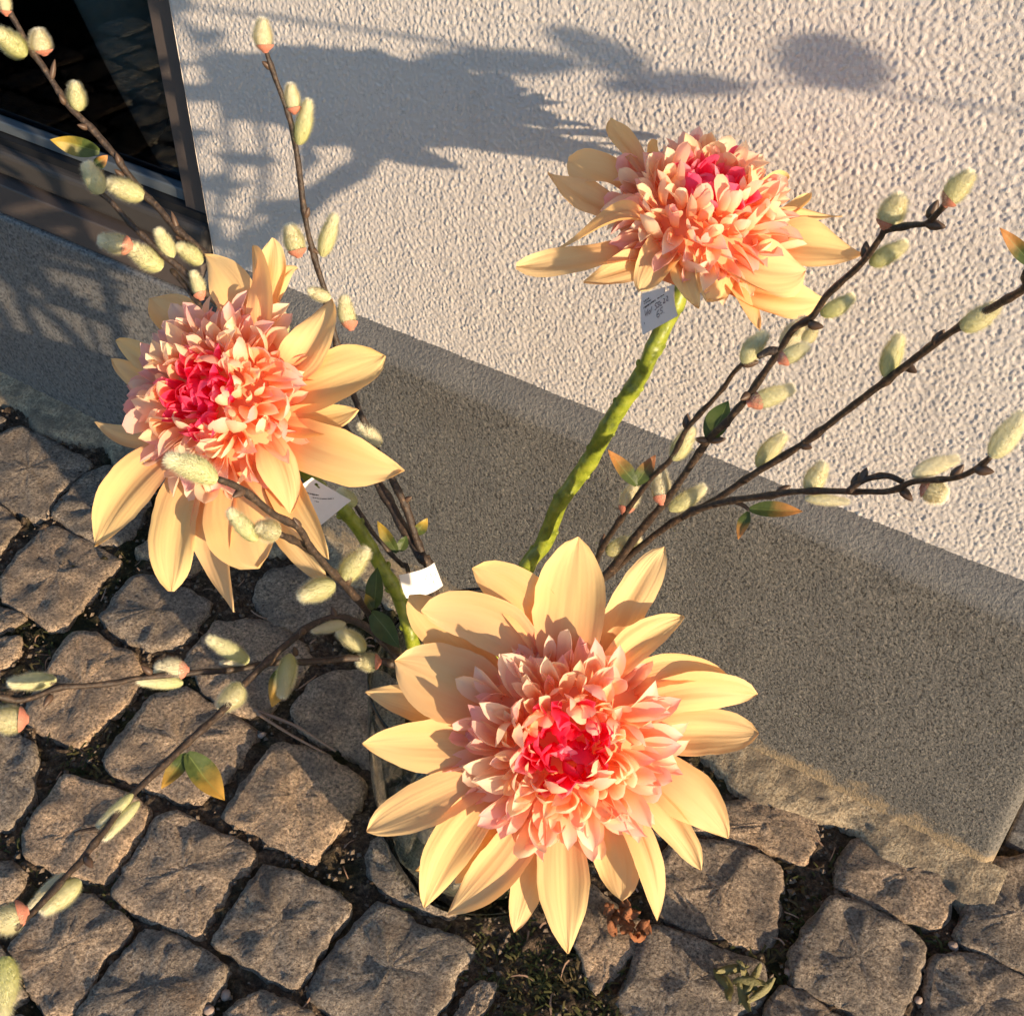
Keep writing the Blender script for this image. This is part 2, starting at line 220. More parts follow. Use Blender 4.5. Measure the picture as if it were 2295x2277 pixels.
  ((-0.0914,0.5108,0.5841),(-0.0862,0.5082,0.583)),
  ((-0.0673,0.4976,0.6132),(-0.0658,0.4985,0.6174)),
  ((-0.0566,0.483,0.6338),(-0.0519,0.4823,0.6355)),
  ((-0.1026,0.5452,0.6512),(-0.1008,0.5466,0.6567)),
  ((-0.1649,0.5689,0.5409),(-0.1624,0.5679,0.5419)),
  ((-0.1169,0.5638,0.6209),(-0.1144,0.5622,0.6213))])]
FLOWERS=[
dict(center=(-0.2139,0.3912,0.4094),u=(0.8491,0.5265,0.0417),v=(-0.4097,0.6067,0.6812),n=(0.3334,-0.5955,0.7309),ruff=0.0665,stem=[(-0.2399,0.4118,0.3575),(-0.2735,0.4467,0.3053),(-0.3141,0.4743,0.2643),(-0.346,0.5068,0.1853),(-0.3576,0.4984,0.0629)],stem_r=0.0055,petals=[
(0.0002,0.02,0.0005,0.058,0.0076,0.1233,0.0457,0.006,0,0.25,0.55,0.004),
(0.0081,0.0183,0.0268,0.0606,0.0596,0.1172,0.0263,0.004,0.004,0.3,0.75,-0.004),
(0.0107,0.0169,0.0333,0.0526,0.0707,0.0751,0.0229,0.008,0.006,0.5,0.5,0.003),
(0.0155,0.0126,0.0511,0.0417,0.0979,0.0389,0.0208,0.01,-0.004,0.55,0.35,0.001),
(0.0182,0.0084,0.0606,0.028,0.1146,0.0287,0.0256,0.006,-0.002,0.3,0.75,-0.001),
(0.0199,0.002,0.0607,0.006,0.1155,0.0053,0.0298,0.004,-0.004,0.3,0.7,-0.004),
(0.019,-0.0062,0.0546,-0.0179,0.096,-0.0565,0.0346,0.01,-0.008,0.35,0.25,0),
(0.0164,-0.0115,0.0493,-0.0344,0.0801,-0.076,0.0215,0.008,-0.006,0.4,0.5,-0.003),
(0.0128,-0.0153,0.0393,-0.0469,0.0529,-0.1025,0.0194,0.008,0,0.55,0.35,0.003),
(0.0085,-0.0181,0.0261,-0.0552,0.0325,-0.0937,0.0305,0.004,0.004,0.2,0.6,-0.006),
(-0.0009,-0.02,-0.0027,-0.0605,0.0005,-0.1222,0.0339,0.006,0,0.3,0.2,0.003),
(-0.0053,-0.0193,-0.0192,-0.0694,-0.0315,-0.1126,0.0229,0,0.006,0.2,0.55,-0.008),
(-0.0093,-0.0177,-0.0299,-0.0571,-0.0713,-0.1022,0.0298,0.01,-0.006,0.35,0.2,0.001),
(-0.016,-0.012,-0.0543,-0.0409,-0.0849,-0.0971,0.0298,0.008,-0.002,0.3,0.35,0.003),
(-0.0132,-0.015,-0.0468,-0.0535,-0.092,-0.0787,0.0235,0,-0.004,0.2,0.3,-0.008),
(-0.0116,-0.0163,-0.0425,-0.0598,-0.0674,-0.0845,0.0208,0,-0.002,0.2,0.5,-0.006),
(-0.0186,-0.0074,-0.0627,-0.0251,-0.1207,-0.0542,0.0298,0.008,-0.004,0.35,0.6,0.001),
(-0.02,-0.0006,-0.0626,-0.002,-0.1224,-0.0008,0.0353,0.006,0.002,0.3,0.3,0.003),
(-0.0194,0.0049,-0.0746,0.019,-0.1232,0.0291,0.0263,0.002,-0.002,0.2,0.3,-0.006),
(-0.0177,0.0092,-0.0533,0.0278,-0.1038,0.0482,0.0471,0.006,0.002,0.25,0.65,0.001),
(-0.0096,0.0176,-0.0353,0.0648,-0.0878,0.0785,0.0346,0.006,0.002,0.25,0.75,0.003),
(-0.0151,0.0132,-0.0707,0.0618,-0.0965,0.0883,0.0291,0,0,0.2,0.7,-0.007),
(-0.0046,0.0195,-0.0188,0.0785,-0.0566,0.104,0.0332,0.006,0.008,0.3,0.8,0.001),
(-0.0059,0.0191,-0.0273,0.0883,-0.0469,0.0841,0.0166,0.002,0,0.2,0.5,-0.006)]),
dict(center=(-0.492,0.4203,0.5295),u=(0.9079,0.3354,0.2514),v=(-0.4128,0.6116,0.6749),n=(0.0726,-0.7165,0.6938),ruff=0.065,stem=[(-0.486,0.4589,0.4588),(-0.4738,0.4745,0.4225),(-0.4653,0.4846,0.4011),(-0.4568,0.491,0.3819),(-0.4432,0.4933,0.3551),(-0.4298,0.4944,0.3328),(-0.4202,0.4931,0.312),(-0.4068,0.4865,0.2859),(-0.4098,0.4987,0.1973),(-0.3846,0.4796,0.0638)],stem_r=0.005,petals=[
(0.0052,0.0193,0.0132,0.0494,-0.0158,0.094,0.0274,0.008,0.006,0.4,0.35,0.004),
(0.0111,0.0166,0.0301,0.0448,0.0179,0.0973,0.026,0.012,0.004,0.45,0.5,0.006),
(0.0074,0.0186,0.0279,0.0706,0.0294,0.1027,0.0211,0.006,0.004,0.3,0.5,-0.002),
(0.0073,0.0186,0.0287,0.073,0.0441,0.0837,0.0126,0,0.004,0.2,0.2,-0.006),
(-0.002,0.0199,-0.0059,0.0605,-0.0168,0.0764,0.0141,0,0,0.2,0.6,-0.006),
(-0.0108,0.0168,-0.0322,0.0503,-0.0665,0.0733,0.0295,0.004,-0.004,0.2,0.4,-0.002),
(-0.018,0.0087,-0.0505,0.0243,-0.0925,0.0464,0.019,0.004,-0.002,0.3,0.65,-0.001),
(-0.0195,0.0043,-0.0555,0.0123,-0.097,0.0345,0.0197,0.002,-0.004,0.2,0.4,-0.004),
(-0.0192,-0.0055,-0.0695,-0.0198,-0.1097,-0.0071,0.0169,0,-0.002,0.2,0.2,-0.004),
(0.0193,0.0051,0.0509,0.0135,0.0754,0.0575,0.0302,0.014,0.004,0.5,0.7,0.004),
(0.02,0.0009,0.0585,0.0027,0.1094,0.0202,0.0393,0.01,0.004,0.35,0.65,0.001),
(0.019,-0.0064,0.0575,-0.0193,0.0941,-0.0129,0.0239,0.008,0.006,0.5,0.4,0.004),
(0.0174,-0.0098,0.06,-0.0337,0.12,-0.0505,0.0379,0.01,-0.006,0.35,0.3,0),
(0.0143,-0.014,0.0425,-0.0417,0.0481,-0.0751,0.0239,0.01,0.002,0.5,0.25,0.006),
(0.0116,-0.0163,0.0465,-0.0653,0.0705,-0.1033,0.0267,0.006,-0.004,0.35,0.45,-0.001),
(0.0082,-0.0182,0.0364,-0.0807,0.0652,-0.1176,0.0253,0.004,-0.004,0.2,0.45,-0.006),
(0.0024,-0.0199,0.0071,-0.0577,0.0281,-0.1088,0.0408,0.004,0.004,0.2,0.85,0.005),
(-0.002,-0.0199,-0.0073,-0.0717,0.0032,-0.1355,0.0372,0.006,-0.002,0.3,0.25,-0.001),
(-0.009,-0.0179,-0.0302,-0.0601,-0.0413,-0.1221,0.04,0.008,-0.004,0.35,0.3,0.001),
(-0.0157,-0.0125,-0.0554,-0.044,-0.1009,-0.092,0.0344,0.008,-0.004,0.35,0.3,0.003)]),
dict(center=(-0.2849,0.6522,0.6133),u=(0.8178,0.5689,-0.0877),v=(-0.5402,0.8111,0.2243),n=(0.1987,-0.136,0.9706),ruff=0.063,stem=[(-0.2835,0.6515,0.5806),(-0.2925,0.6527,0.5594),(-0.2953,0.6442,0.5398),(-0.299,0.6364,0.5224),(-0.3041,0.629,0.4985),(-0.3111,0.6207,0.479),(-0.3215,0.6121,0.4475),(-0.329,0.6066,0.4223),(-0.3414,0.5911,0.3906),(-0.3475,0.5793,0.3535),(-0.3571,0.5657,0.3255),(-0.3744,0.5487,0.2259),(-0.3608,0.5029,0.0546)],stem_r=0.0058,petals=[
(-0.0142,0.0141,-0.0411,0.0409,-0.0544,0.0879,0.0131,0.012,0.01,0.5,0.7,0.008),
(-0.0063,0.019,-0.0226,0.0675,-0.0208,0.0793,0.0117,0,0.004,0.2,0.5,0),
(-0.0171,0.0105,-0.044,0.0269,-0.0835,0.0476,0.0318,0.006,0.006,0.3,0.6,0.004),
(-0.0198,0.0028,-0.0526,0.0075,-0.0967,0.0344,0.0249,0.004,0.01,0.4,0.35,0.001),
(-0.0176,-0.0096,-0.0387,-0.0211,-0.0894,-0.021,0.0166,0.03,-0.016,0.5,0.6,0.004),
(-0.0165,-0.0114,-0.041,-0.0283,-0.117,-0.0466,0.0297,0.008,0.002,0.35,0.75,0),
(-0.0131,-0.0151,-0.0329,-0.0381,-0.0746,-0.0511,0.0207,0.012,-0.002,0.4,0.4,-0.004),
(-0.0113,-0.0165,-0.0294,-0.0431,-0.0412,-0.0625,0.0262,0.012,0.002,0.5,0.7,0.003),
(-0.0067,-0.0189,-0.0163,-0.0462,-0.0057,-0.0739,0.018,0.014,0,0.6,0.5,0.002),
(0.0019,-0.0199,0.0034,-0.0355,-0.0014,-0.0698,0.0304,0.006,0.002,0.3,0.7,0.006),
(0.008,-0.0183,0.0196,-0.0448,0.0633,-0.041,0.0373,0.012,0.004,0.4,0.7,0.006),
(0.0195,-0.0044,0.0582,-0.0133,0.1079,-0.0131,0.038,0.006,0.002,0.3,0.6,0.001),
(0.0075,-0.0186,0.0198,-0.0494,0.0333,-0.0807,0.0228,0.006,-0.004,0.35,0.3,-0.002),
(0.01,-0.0173,0.0303,-0.0527,0.0793,-0.0519,0.0262,0.004,-0.004,0.3,0.3,-0.003),
(0.0194,0.0049,0.0609,0.0154,0.0997,0.0222,0.0131,0.004,0.004,0.3,0.15,0),
(0.0189,0.0066,0.0617,0.0215,0.0791,0.038,0.0131,0.002,0.006,0.3,0.6,0),
(0.0148,0.0134,0.0571,0.0516,0.0665,0.0527,0.011,0,0.006,0.3,0.6,0),
(0.0198,0.0028,0.0624,0.0089,0.0774,0.0066,0.0138,0,0,0.3,0.4,-0.003)])]
TAGS=[
dict(corners=[(-0.3162,0.6437,0.5532),(-0.2865,0.6294,0.5783),(-0.2789,0.6231,0.5603),(-0.3075,0.6333,0.529)],lines=[([(0.108,0.22),(0.274,0.169)],0.055),([(0.117,0.277),(0.344,0.234)],0.03),([(0.113,0.382),(0.499,0.279)],0.05),([(0.529,0.266),(0.753,0.21)],0.03)],strokes=[[(0.153,0.434),(0.161,0.506),(0.164,0.586)],[(0.164,0.586),(0.213,0.524),(0.245,0.46),(0.251,0.438)],[(0.244,0.522),(0.222,0.565),(0.21,0.606)],[(0.321,0.499),(0.274,0.521),(0.268,0.566),(0.293,0.579),(0.335,0.533)],[(0.369,0.415),(0.347,0.488),(0.335,0.54)],[(0.392,0.516),(0.397,0.525)],[(0.542,0.372),(0.481,0.383)],[(0.481,0.383),(0.465,0.434),(0.509,0.466),(0.503,0.519),(0.467,0.547),(0.447,0.543)],[(0.612,0.364),(0.561,0.376)],[(0.561,0.376),(0.55,0.428),(0.584,0.451),(0.578,0.496),(0.538,0.511),(0.523,0.5)],[(0.655,0.419),(0.62,0.419),(0.614,0.472),(0.638,0.5),(0.668,0.487)],[(0.711,0.346),(0.74,0.337),(0.755,0.363),(0.733,0.42),(0.708,0.464),(0.772,0.45)],[(0.8,0.304),(0.834,0.303),(0.838,0.342),(0.817,0.384),(0.807,0.427),(0.855,0.43)],[(0.566,0.586),(0.514,0.638),(0.487,0.71),(0.501,0.767),(0.541,0.767),(0.562,0.725),(0.543,0.682),(0.503,0.705)],[(0.686,0.556),(0.616,0.573)],[(0.616,0.573),(0.61,0.625),(0.654,0.649),(0.652,0.703),(0.617,0.716),(0.598,0.7)],[(0.691,0.722),(0.706,0.733)],[(0.111,0.73),(0.117,0.782)]],hole=(0.771,0.092)),
dict(corners=[(-0.4647,0.4471,0.4493),(-0.4618,0.4566,0.4516),(-0.4469,0.4771,0.4229),(-0.4564,0.454,0.4118)],lines=[([(0.141,0.192),(0.495,0.391)],0.05),([(0.227,0.342),(0.787,0.679)],0.03),([(0.208,0.429),(0.312,0.51)],0.03)],strokes=[],hole=(0.754,0.2)),
dict(corners=[(-0.4378,0.5123,0.3233),(-0.4299,0.5472,0.3128),(-0.4199,0.5444,0.2947),(-0.4291,0.5076,0.3045)],lines=[],strokes=[[(0.701,0.283),(0.695,0.372),(0.697,0.413)],[(0.582,0.248),(0.557,0.366)],[(0.579,0.628),(0.568,0.741)],[(0.864,0.394),(0.857,0.443)],[(0.493,0.386),(0.529,0.392)],[(0.707,0.59),(0.709,0.736)]],hole=(0.056,0.184))]
# ------------------------------------------------------------------ helpers
rng = random.Random(7)
nrg = np.random.default_rng(11)

def tag(o, label=None, cat=None, group=None, kind=None):
    if label: o['label'] = label
    if cat: o['category'] = cat
    if group: o['group'] = group
    if kind: o['kind'] = kind
    return o

def link(name, data, parent=None):
    o = bpy.data.objects.new(name, data); COL.objects.link(o)
    if parent is not None: o.parent = parent
    return o

def empty(name, loc, label, cat, group=None):
    o = link(name, None); o.location = loc; o.empty_display_size = 0.02
    return tag(o, label, cat, group)

def mesh(name, verts, faces, mat=None, smooth=True, uvs=None):
    me = bpy.data.meshes.new(name)
    me.from_pydata([tuple(v) for v in verts], [], [tuple(f) for f in faces])
    if smooth: me.polygons.foreach_set('use_smooth', [True] * len(me.polygons))
    if uvs is not None:
        ul = me.uv_layers.new(name='uv')
        li = np.empty(len(me.loops), dtype=np.int32); me.loops.foreach_get('vertex_index', li)
        ul.data.foreach_set('uv', np.asarray(uvs, dtype=np.float32)[li].ravel())
    if mat: me.materials.append(mat)
    me.update()
    return me

def grid_mesh(name, X, Y, Z, mat, flip=False):
    nz, nx = X.shape
    co = np.stack([X, Y, Z], -1).reshape(-1, 3).astype(np.float32)
    idx = np.arange(nz * nx).reshape(nz, nx)
    q = np.stack([idx[:-1, :-1], idx[:-1, 1:], idx[1:, 1:], idx[1:, :-1]], -1).reshape(-1, 4)
    if flip: q = q[:, ::-1]
    me = bpy.data.meshes.new(name)
    me.vertices.add(len(co)); me.vertices.foreach_set('co', co.ravel())
    me.loops.add(q.size); me.loops.foreach_set('vertex_index', q.ravel().astype(np.int32))
    me.polygons.add(len(q)); me.polygons.foreach_set('loop_start', np.arange(0, q.size, 4, dtype=np.int32))
    me.polygons.foreach_set('use_smooth', np.ones(len(q), dtype=bool))
    me.update(calc_edges=True); me.validate()
    me.materials.append(mat)
    return me

def fft_noise(nz, nx, d, lmin, lmax, seed, stretch=1.0):
    g = np.random.default_rng(seed).standard_normal((nz, nx))
    F = np.fft.rfft2(g)
    fz = np.fft.fftfreq(nz, d)[:, None] / stretch; fx = np.fft.rfftfreq(nx, d)[None, :]
    k = np.sqrt(fz ** 2 + fx ** 2)
    lo, hi = 1 / lmax, 1 / lmin
    W = 1 / (1 + (k / hi) ** 6) * (1 - 1 / (1 + (k / lo) ** 6))
    h = np.fft.irfft2(F * W, s=(nz, nx))
    return (h - h.mean()) / h.std()

def box_data(name, x0, x1, y0, y1, z0, z1, mat, bevel=0.0, off=(0, 0, 0)):
    import bmesh
    bm = bmesh.new(); bmesh.ops.create_cube(bm, size=1)
    for v in bm.verts:
        v.co = Vector(((x0 + x1) / 2 + v.co.x * (x1 - x0) - off[0], (y0 + y1) / 2 + v.co.y * (y1 - y0) - off[1], (z0 + z1) / 2 + v.co.z * (z1 - z0) - off[2]))
    if bevel: bmesh.ops.bevel(bm, geom=list(bm.edges), offset=bevel, segments=3, profile=0.5, affect='EDGES')
    me = bpy.data.meshes.new(name); bm.to_mesh(me); bm.free(); me.materials.append(mat)
    return me

def catmull(pts, per=6):
    P = [Vector(p) for p in pts]
    if len(P) == 2: return [P[0].lerp(P[1], i / per) for i in range(per + 1)]
    Q = [P[0] * 2 - P[1]] + P + [P[-1] * 2 - P[-2]]
    out = []
    for i in range(1, len(Q) - 2):
        a, b, c, d = Q[i - 1:i + 3]
        for j in range(per):
            t = j / per
            out.append(0.5 * ((2 * b) + (c - a) * t + (2 * a - 5 * b + 4 * c - d) * t * t + (3 * b - a - 3 * c + d) * t ** 3))
    out.append(P[-1])
    return out

def tube(pts, r0, r1, seg=8, per=6, rough=0.12, knots=0.0, seed=0, off=(0, 0, 0), pw=1.0):
    C = catmull(pts, per); n = len(C); off = Vector(off)
    L = [0.0]
    for i in range(1, n): L.append(L[-1] + (C[i] - C[i - 1]).length)
    V, F = [], []
    up = Vector((0.3, 0.5, 0.8))
    for i in range(n):
        T = (C[min(i + 1, n - 1)] - C[max(i - 1, 0)]).normalized()
        X = (up - T * up.dot(T)).normalized(); Y = T.cross(X); up = X
        s = L[i] / L[-1]
        r = r0 + (r1 - r0) * s ** pw
        k = L[i] / 0.035 + seed * 1.7
        if knots: r *= 1 + knots * math.exp(-((k % 1.0 - 0.5) / 0.09) ** 2)
        for j in range(seg):
            a = 2 * math.pi * j / seg
            rr = r * (1 + rough * noise.noise(Vector((math.cos(a) * 1.3 + seed, math.sin(a) * 1.3, L[i] * 70))))
            V.append(C[i] + X * math.cos(a) * rr + Y * math.sin(a) * rr - off)
    for i in range(n - 1):
        for j in range(seg):
            a, b = i * seg + j, i * seg + (j + 1) % seg
            F.append((a, b, b + seg, a + seg))
    V.append(C[0] - off); V.append(C[-1] + (C[-1] - C[-2]).normalized() * r1 * 0.6 - off)
    for j in range(seg):
        F.append((len(V) - 2, (j + 1) % seg, j)); F.append((len(V) - 1, (n - 1) * seg + j, (n - 1) * seg + (j + 1) % seg))
    return V, F

def inside(poly, x, y):
    """vectorised point in polygon"""
    poly = np.asarray(poly); r = np.zeros(np.shape(x), bool); n = len(poly); j = n - 1
    for i in range(n):
        xi, yi = poly[i]; xj, yj = poly[j]
        c = ((yi > y) != (yj > y)) & (x < (xj - xi) * (y - yi) / (yj - yi + 1e-12) + xi)
        r ^= c; j = i
    return r

# ------------------------------------------------------------------ materials
class NT:
    def __init__(s, name):
        s.m = bpy.data.materials.new(name); s.m.use_nodes = True; s.t = s.m.node_tree; s.t.nodes.clear()
        s.out = s.n('ShaderNodeOutputMaterial')
    def n(s, typ, **kw):
        nd = s.t.nodes.new(typ)
        for k, v in kw.items(): setattr(nd, k, v)
        return nd
    def l(s, a, b): s.t.links.new(a, b)
    def set(s, nd, **kw):
        for k, v in kw.items(): nd.inputs[k.replace('_', ' ')].default_value = v
        return nd
    def noise(s, vec, scale, detail=4, rough=0.6, dist=0.0):
        nd = s.n('ShaderNodeTexNoise'); nd.inputs['Scale'].default_value = scale; nd.inputs['Detail'].default_value = detail
        nd.inputs['Roughness'].default_value = rough; nd.inputs['Distortion'].default_value = dist
        if vec: s.l(vec, nd.inputs['Vector'])
        return nd.outputs['Fac']
    def vor(s, vec, scale, feature='F1', out='Distance'):
        nd = s.n('ShaderNodeTexVoronoi', feature=feature); nd.inputs['Scale'].default_value = scale
        if vec: s.l(vec, nd.inputs['Vector'])
        return nd.outputs[out]
    def ramp(s, fac, stops, interp='LINEAR'):
        nd = s.n('ShaderNodeValToRGB'); cr = nd.color_ramp; cr.interpolation = interp
        while len(cr.elements) > 1: cr.elements.remove(cr.elements[0])
        for i, (p, c) in enumerate(stops):
            e = cr.elements[0] if i == 0 else cr.elements.new(p)
            e.position = p; e.color = tuple(c) + (1,) if len(c) == 3 else c
        if fac is not None: s.l(fac, nd.inputs[0])
        return nd.outputs[0]
    def mix(s, fac, a, b, blend='MIX'):
        nd = s.n('ShaderNodeMix', data_type='RGBA', blend_type=blend)
        for sock, v in ((nd.inputs[0], fac), (nd.inputs[6], a), (nd.inputs[7], b)):
            if isinstance(v, (int, float)): sock.default_value = v
            elif isinstance(v, tuple): sock.default_value = v + (1,) if len(v) == 3 else v
            else: s.l(v, sock)
        return nd.outputs[2]
    def math(s, op, a, b=0.0, clamp=False):
        nd = s.n('ShaderNodeMath', operation=op, use_clamp=clamp)
        for i, v in enumerate((a, b)):
            if isinstance(v, (int, float)): nd.inputs[i].default_value = v
            else: s.l(v, nd.inputs[i])
        return nd.outputs[0]
    def bump(s, h, dist, strength=1.0, normal=None):
        nd = s.n('ShaderNodeBump'); nd.inputs['Distance'].default_value = dist; nd.inputs['Strength'].default_value = strength
        s.l(h, nd.inputs['Height'])
        if normal is not None: s.l(normal, nd.inputs['Normal'])
        return nd.outputs[0]
    def bsdf(s, color, rough=0.7, normal=None, spec=0.5, **kw):
        p = s.n('ShaderNodeBsdfPrincipled')
        if isinstance(color, tuple): p.inputs['Base Color'].default_value = color + (1,)
        else: s.l(color, p.inputs['Base Color'])
        if isinstance(rough, (int, float)): p.inputs['Roughness'].default_value = rough
        else: s.l(rough, p.inputs['Roughness'])
        p.inputs['Specular IOR Level'].default_value = spec
        for k, v in kw.items(): p.inputs[k.replace('_', ' ')].default_value = v
        if normal is not None: s.l(normal, p.inputs['Normal'])
        return p.outputs[0]
    def thin(s, color, trans=0.3, rough=0.6, normal=None, tcol=None, spec=0.3):
        """cloth or leaf sheet: some light passes through"""
        a = s.bsdf(color, rough, normal, spec=spec)
        tr = s.n('ShaderNodeBsdfTranslucent')
        c = tcol if tcol is not None else color
        if isinstance(c, tuple): tr.inputs[0].default_value = c + (1,)
        else: s.l(c, tr.inputs[0])
        mx = s.n('ShaderNodeMixShader'); mx.inputs[0].default_value = trans
        s.l(a, mx.inputs[1]); s.l(tr.outputs[0], mx.inputs[2])
        return mx.outputs[0]
    def done(s, sh): s.l(sh, s.out.inputs[0]); return s.m
    def obj(s): return s.n('ShaderNodeTexCoord').outputs['Object']
    def pos(s): return s.n('ShaderNodeNewGeometry').outputs['Position']
    def uv(s):
        sp = s.n('ShaderNodeSeparateXYZ'); s.l(s.n('ShaderNodeTexCoord').outputs['UV'], sp.inputs[0]); return sp.outputs
    def info(s): return s.n('ShaderNodeObjectInfo').outputs

def mat_stone():
    t = NT('granite sett'); p = t.pos(); inf = t.info()
    g1 = t.noise(p, 300, 4, 0.75); g2 = t.noise(p, 110, 5, 0.7); g3 = t.noise(p, 28, 3, 0.6)
    c = t.ramp(g1, [(0.32, (0.045, 0.04, 0.038)), (0.45, (0.25, 0.21, 0.175)), (0.57, (0.42, 0.36, 0.30)), (0.70, (0.62, 0.55, 0.47))])
    warm = t.mix(inf['Random'], (1.22, 1.14, 1.04), (1.95, 1.58, 1.22))
    c = t.mix(1.0, c, warm, 'MULTIPLY')
    c = t.mix(t.math('MULTIPLY', t.ramp(g3, [(0.46, (0, 0, 0)), (0.60, (1, 1, 1))]), 0.5), c, (0.15, 0.13, 0.115), 'MIX')
    rust = t.ramp(t.noise(p, 17, 2, 0.5), [(0.62, (0, 0, 0)), (0.75, (1, 1, 1))])
    c = t.mix(t.math('MULTIPLY', rust, 0.5), c, (0.27, 0.16, 0.085))
    lich = t.ramp(t.noise(p, 60, 3, 0.7), [(0.70, (0, 0, 0)), (0.74, (1, 1, 1))])
    c = t.mix(t.math('MULTIPLY', lich, 0.35), c, (0.34, 0.24, 0.06))
    spk = t.ramp(t.vor(p, 260), [(0.0, (1, 1, 1)), (0.12, (0, 0, 0))])
    c = t.mix(t.math('MULTIPLY', spk, 0.35), c, (0.62, 0.58, 0.52))
    nb = t.bump(g2, 0.014, 0.85)
    nb = t.bump(g1, 0.0058, 1.0, nb)
    return t.done(t.bsdf(c, 0.75, nb, spec=0.35))

def mat_soil():
    t = NT('joint soil'); p = t.pos()
    a = t.noise(p, 180, 5, 0.7); b = t.noise(p, 9, 3, 0.6); g = t.noise(p, 600, 2, 0.6)
    c = t.ramp(a, [(0.3, (0.022, 0.016, 0.011)), (0.52, (0.11, 0.074, 0.048)), (0.70, (0.29, 0.20, 0.125))])
    moss = t.ramp(a, [(0.35, (0.012, 0.012, 0.005)), (0.65, (0.05, 0.046, 0.016))])
    c = t.mix(t.ramp(b, [(0.48, (0, 0, 0)), (0.6, (1, 1, 1))]), c, moss)
    c = t.mix(t.ramp(g, [(0.68, (0, 0, 0)), (0.74, (0.6, 0.6, 0.6))]), c, (0.3, 0.25, 0.2))
    return t.done(t.bsdf(c, 0.9, t.bump(a, 0.008, 0.9), spec=0.2))

def mat_render():
    t = NT('roughcast render'); p = t.pos()
    big = t.noise(p, 3.0, 3, 0.6); fine = t.noise(p, 900, 3, 0.6); mid = t.noise(p, 260, 3, 0.6)
    c = t.mix(big, (0.55, 0.50, 0.465), (0.605, 0.555, 0.52))
    c = t.mix(t.ramp(mid, [(0.30, (1, 1, 1)), (0.42, (0, 0, 0))]), c, (0.46, 0.42, 0.39))
    sv = t.n('ShaderNodeMapping'); sv.inputs['Scale'].default_value = (26, 26, 2.5); t.l(p, sv.inputs[0])
    stain = t.ramp(t.noise(sv.outputs[0], 1.0, 4, 0.65), [(0.52, (0, 0, 0)), (0.72, (1, 1, 1))])
    c = t.mix(t.math('MULTIPLY', stain, 0.16), c, (0.34, 0.29, 0.25))
    return t.done(t.bsdf(c, 0.85, t.bump(fine, 0.0007, 0.7), spec=0.25))

def mat_plinth():
    t = NT('grey plinth render'); p = t.pos()
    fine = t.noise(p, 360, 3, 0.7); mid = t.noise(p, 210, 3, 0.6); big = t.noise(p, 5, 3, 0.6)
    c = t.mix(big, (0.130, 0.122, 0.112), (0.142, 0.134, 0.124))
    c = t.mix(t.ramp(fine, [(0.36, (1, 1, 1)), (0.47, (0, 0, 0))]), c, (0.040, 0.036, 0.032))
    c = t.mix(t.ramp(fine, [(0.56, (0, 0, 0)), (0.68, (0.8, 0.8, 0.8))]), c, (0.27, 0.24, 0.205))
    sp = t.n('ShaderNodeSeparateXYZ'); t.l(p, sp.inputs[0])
    c = t.mix(t.math('MULTIPLY', t.ramp(t.noise(p, 14, 5, 0.7), [(0.5, (0, 0, 0)), (0.68, (1, 1, 1))]), 0.28), c, (0.075, 0.066, 0.056))
    zz = t.math('ADD', sp.outputs[2], t.math('MULTIPLY', t.math('SUBTRACT', t.noise(p, 40, 6, 0.75), 0.5), 0.11))
    dirt = t.ramp(zz, [(0.016, (1, 1, 1)), (0.034, (0, 0, 0))])
    c = t.mix(t.math('MULTIPLY', dirt, 0.85), c, (0.33, 0.245, 0.15))
    top_tone = t.ramp(sp.outputs[2], [(0.300, (0, 0, 0)), (0.312, (1, 1, 1))])  # paler, more neutral grey along the sloped top of the plinth
    c = t.mix(t.math('MULTIPLY', top_tone, 0.45), c, (0.19, 0.188, 0.186))
    nb = t.bump(mid, 0.0012, 0.7); nb = t.bump(fine, 0.0020, 1.0, nb)
    return t.done(t.bsdf(c, 0.85, nb, spec=0.25))

def mat_mortar():
    t = NT('sandy mortar'); p = t.pos()
    a = t.noise(p, 320, 4, 0.7); b = t.noise(p, 30, 3, 0.6)
    c = t.ramp(a, [(0.3, (0.10, 0.075, 0.05)), (0.5, (0.36, 0.28, 0.185)), (0.7, (0.55, 0.45, 0.31))])
    c = t.mix(t.ramp(b, [(0.45, (0, 0, 0)), (0.62, (0.8, 0.8, 0.8))]), c, (0.15, 0.12, 0.09))
    nb = t.bump(b, 0.006, 0.6); nb = t.bump(a, 0.003, 0.9, nb)
    return t.done(t.bsdf(c, 0.9, nb, spec=0.2))

def mat_granite():
    t = NT('speckled granite'); p = t.pos()
    a = t.noise(p, 330, 3, 0.7); b = t.noise(p, 120, 3, 0.6); v = t.vor(p, 340, out='Color')
    sep = t.n('ShaderNodeSeparateColor'); t.l(v, sep.inputs[0])
    c = t.ramp(a, [(0.3, (0.04, 0.04, 0.044)), (0.48, (0.135, 0.132, 0.13)), (0.62, (0.19, 0.185, 0.18)), (0.75, (0.31, 0.295, 0.28))])
    c = t.mix(t.ramp(sep.outputs[0], [(0.82, (0, 0, 0)), (0.86, (0.7, 0.7, 0.7))]), c, (0.045, 0.045, 0.05))
    c = t.mix(t.ramp(b, [(0.5, (0, 0, 0)), (0.7, (0.5, 0.5, 0.5))]), c, (0.20, 0.17, 0.14))
    return t.done(t.bsdf(c, 0.6, t.bump(a, 0.0012, 0.6), spec=0.4))

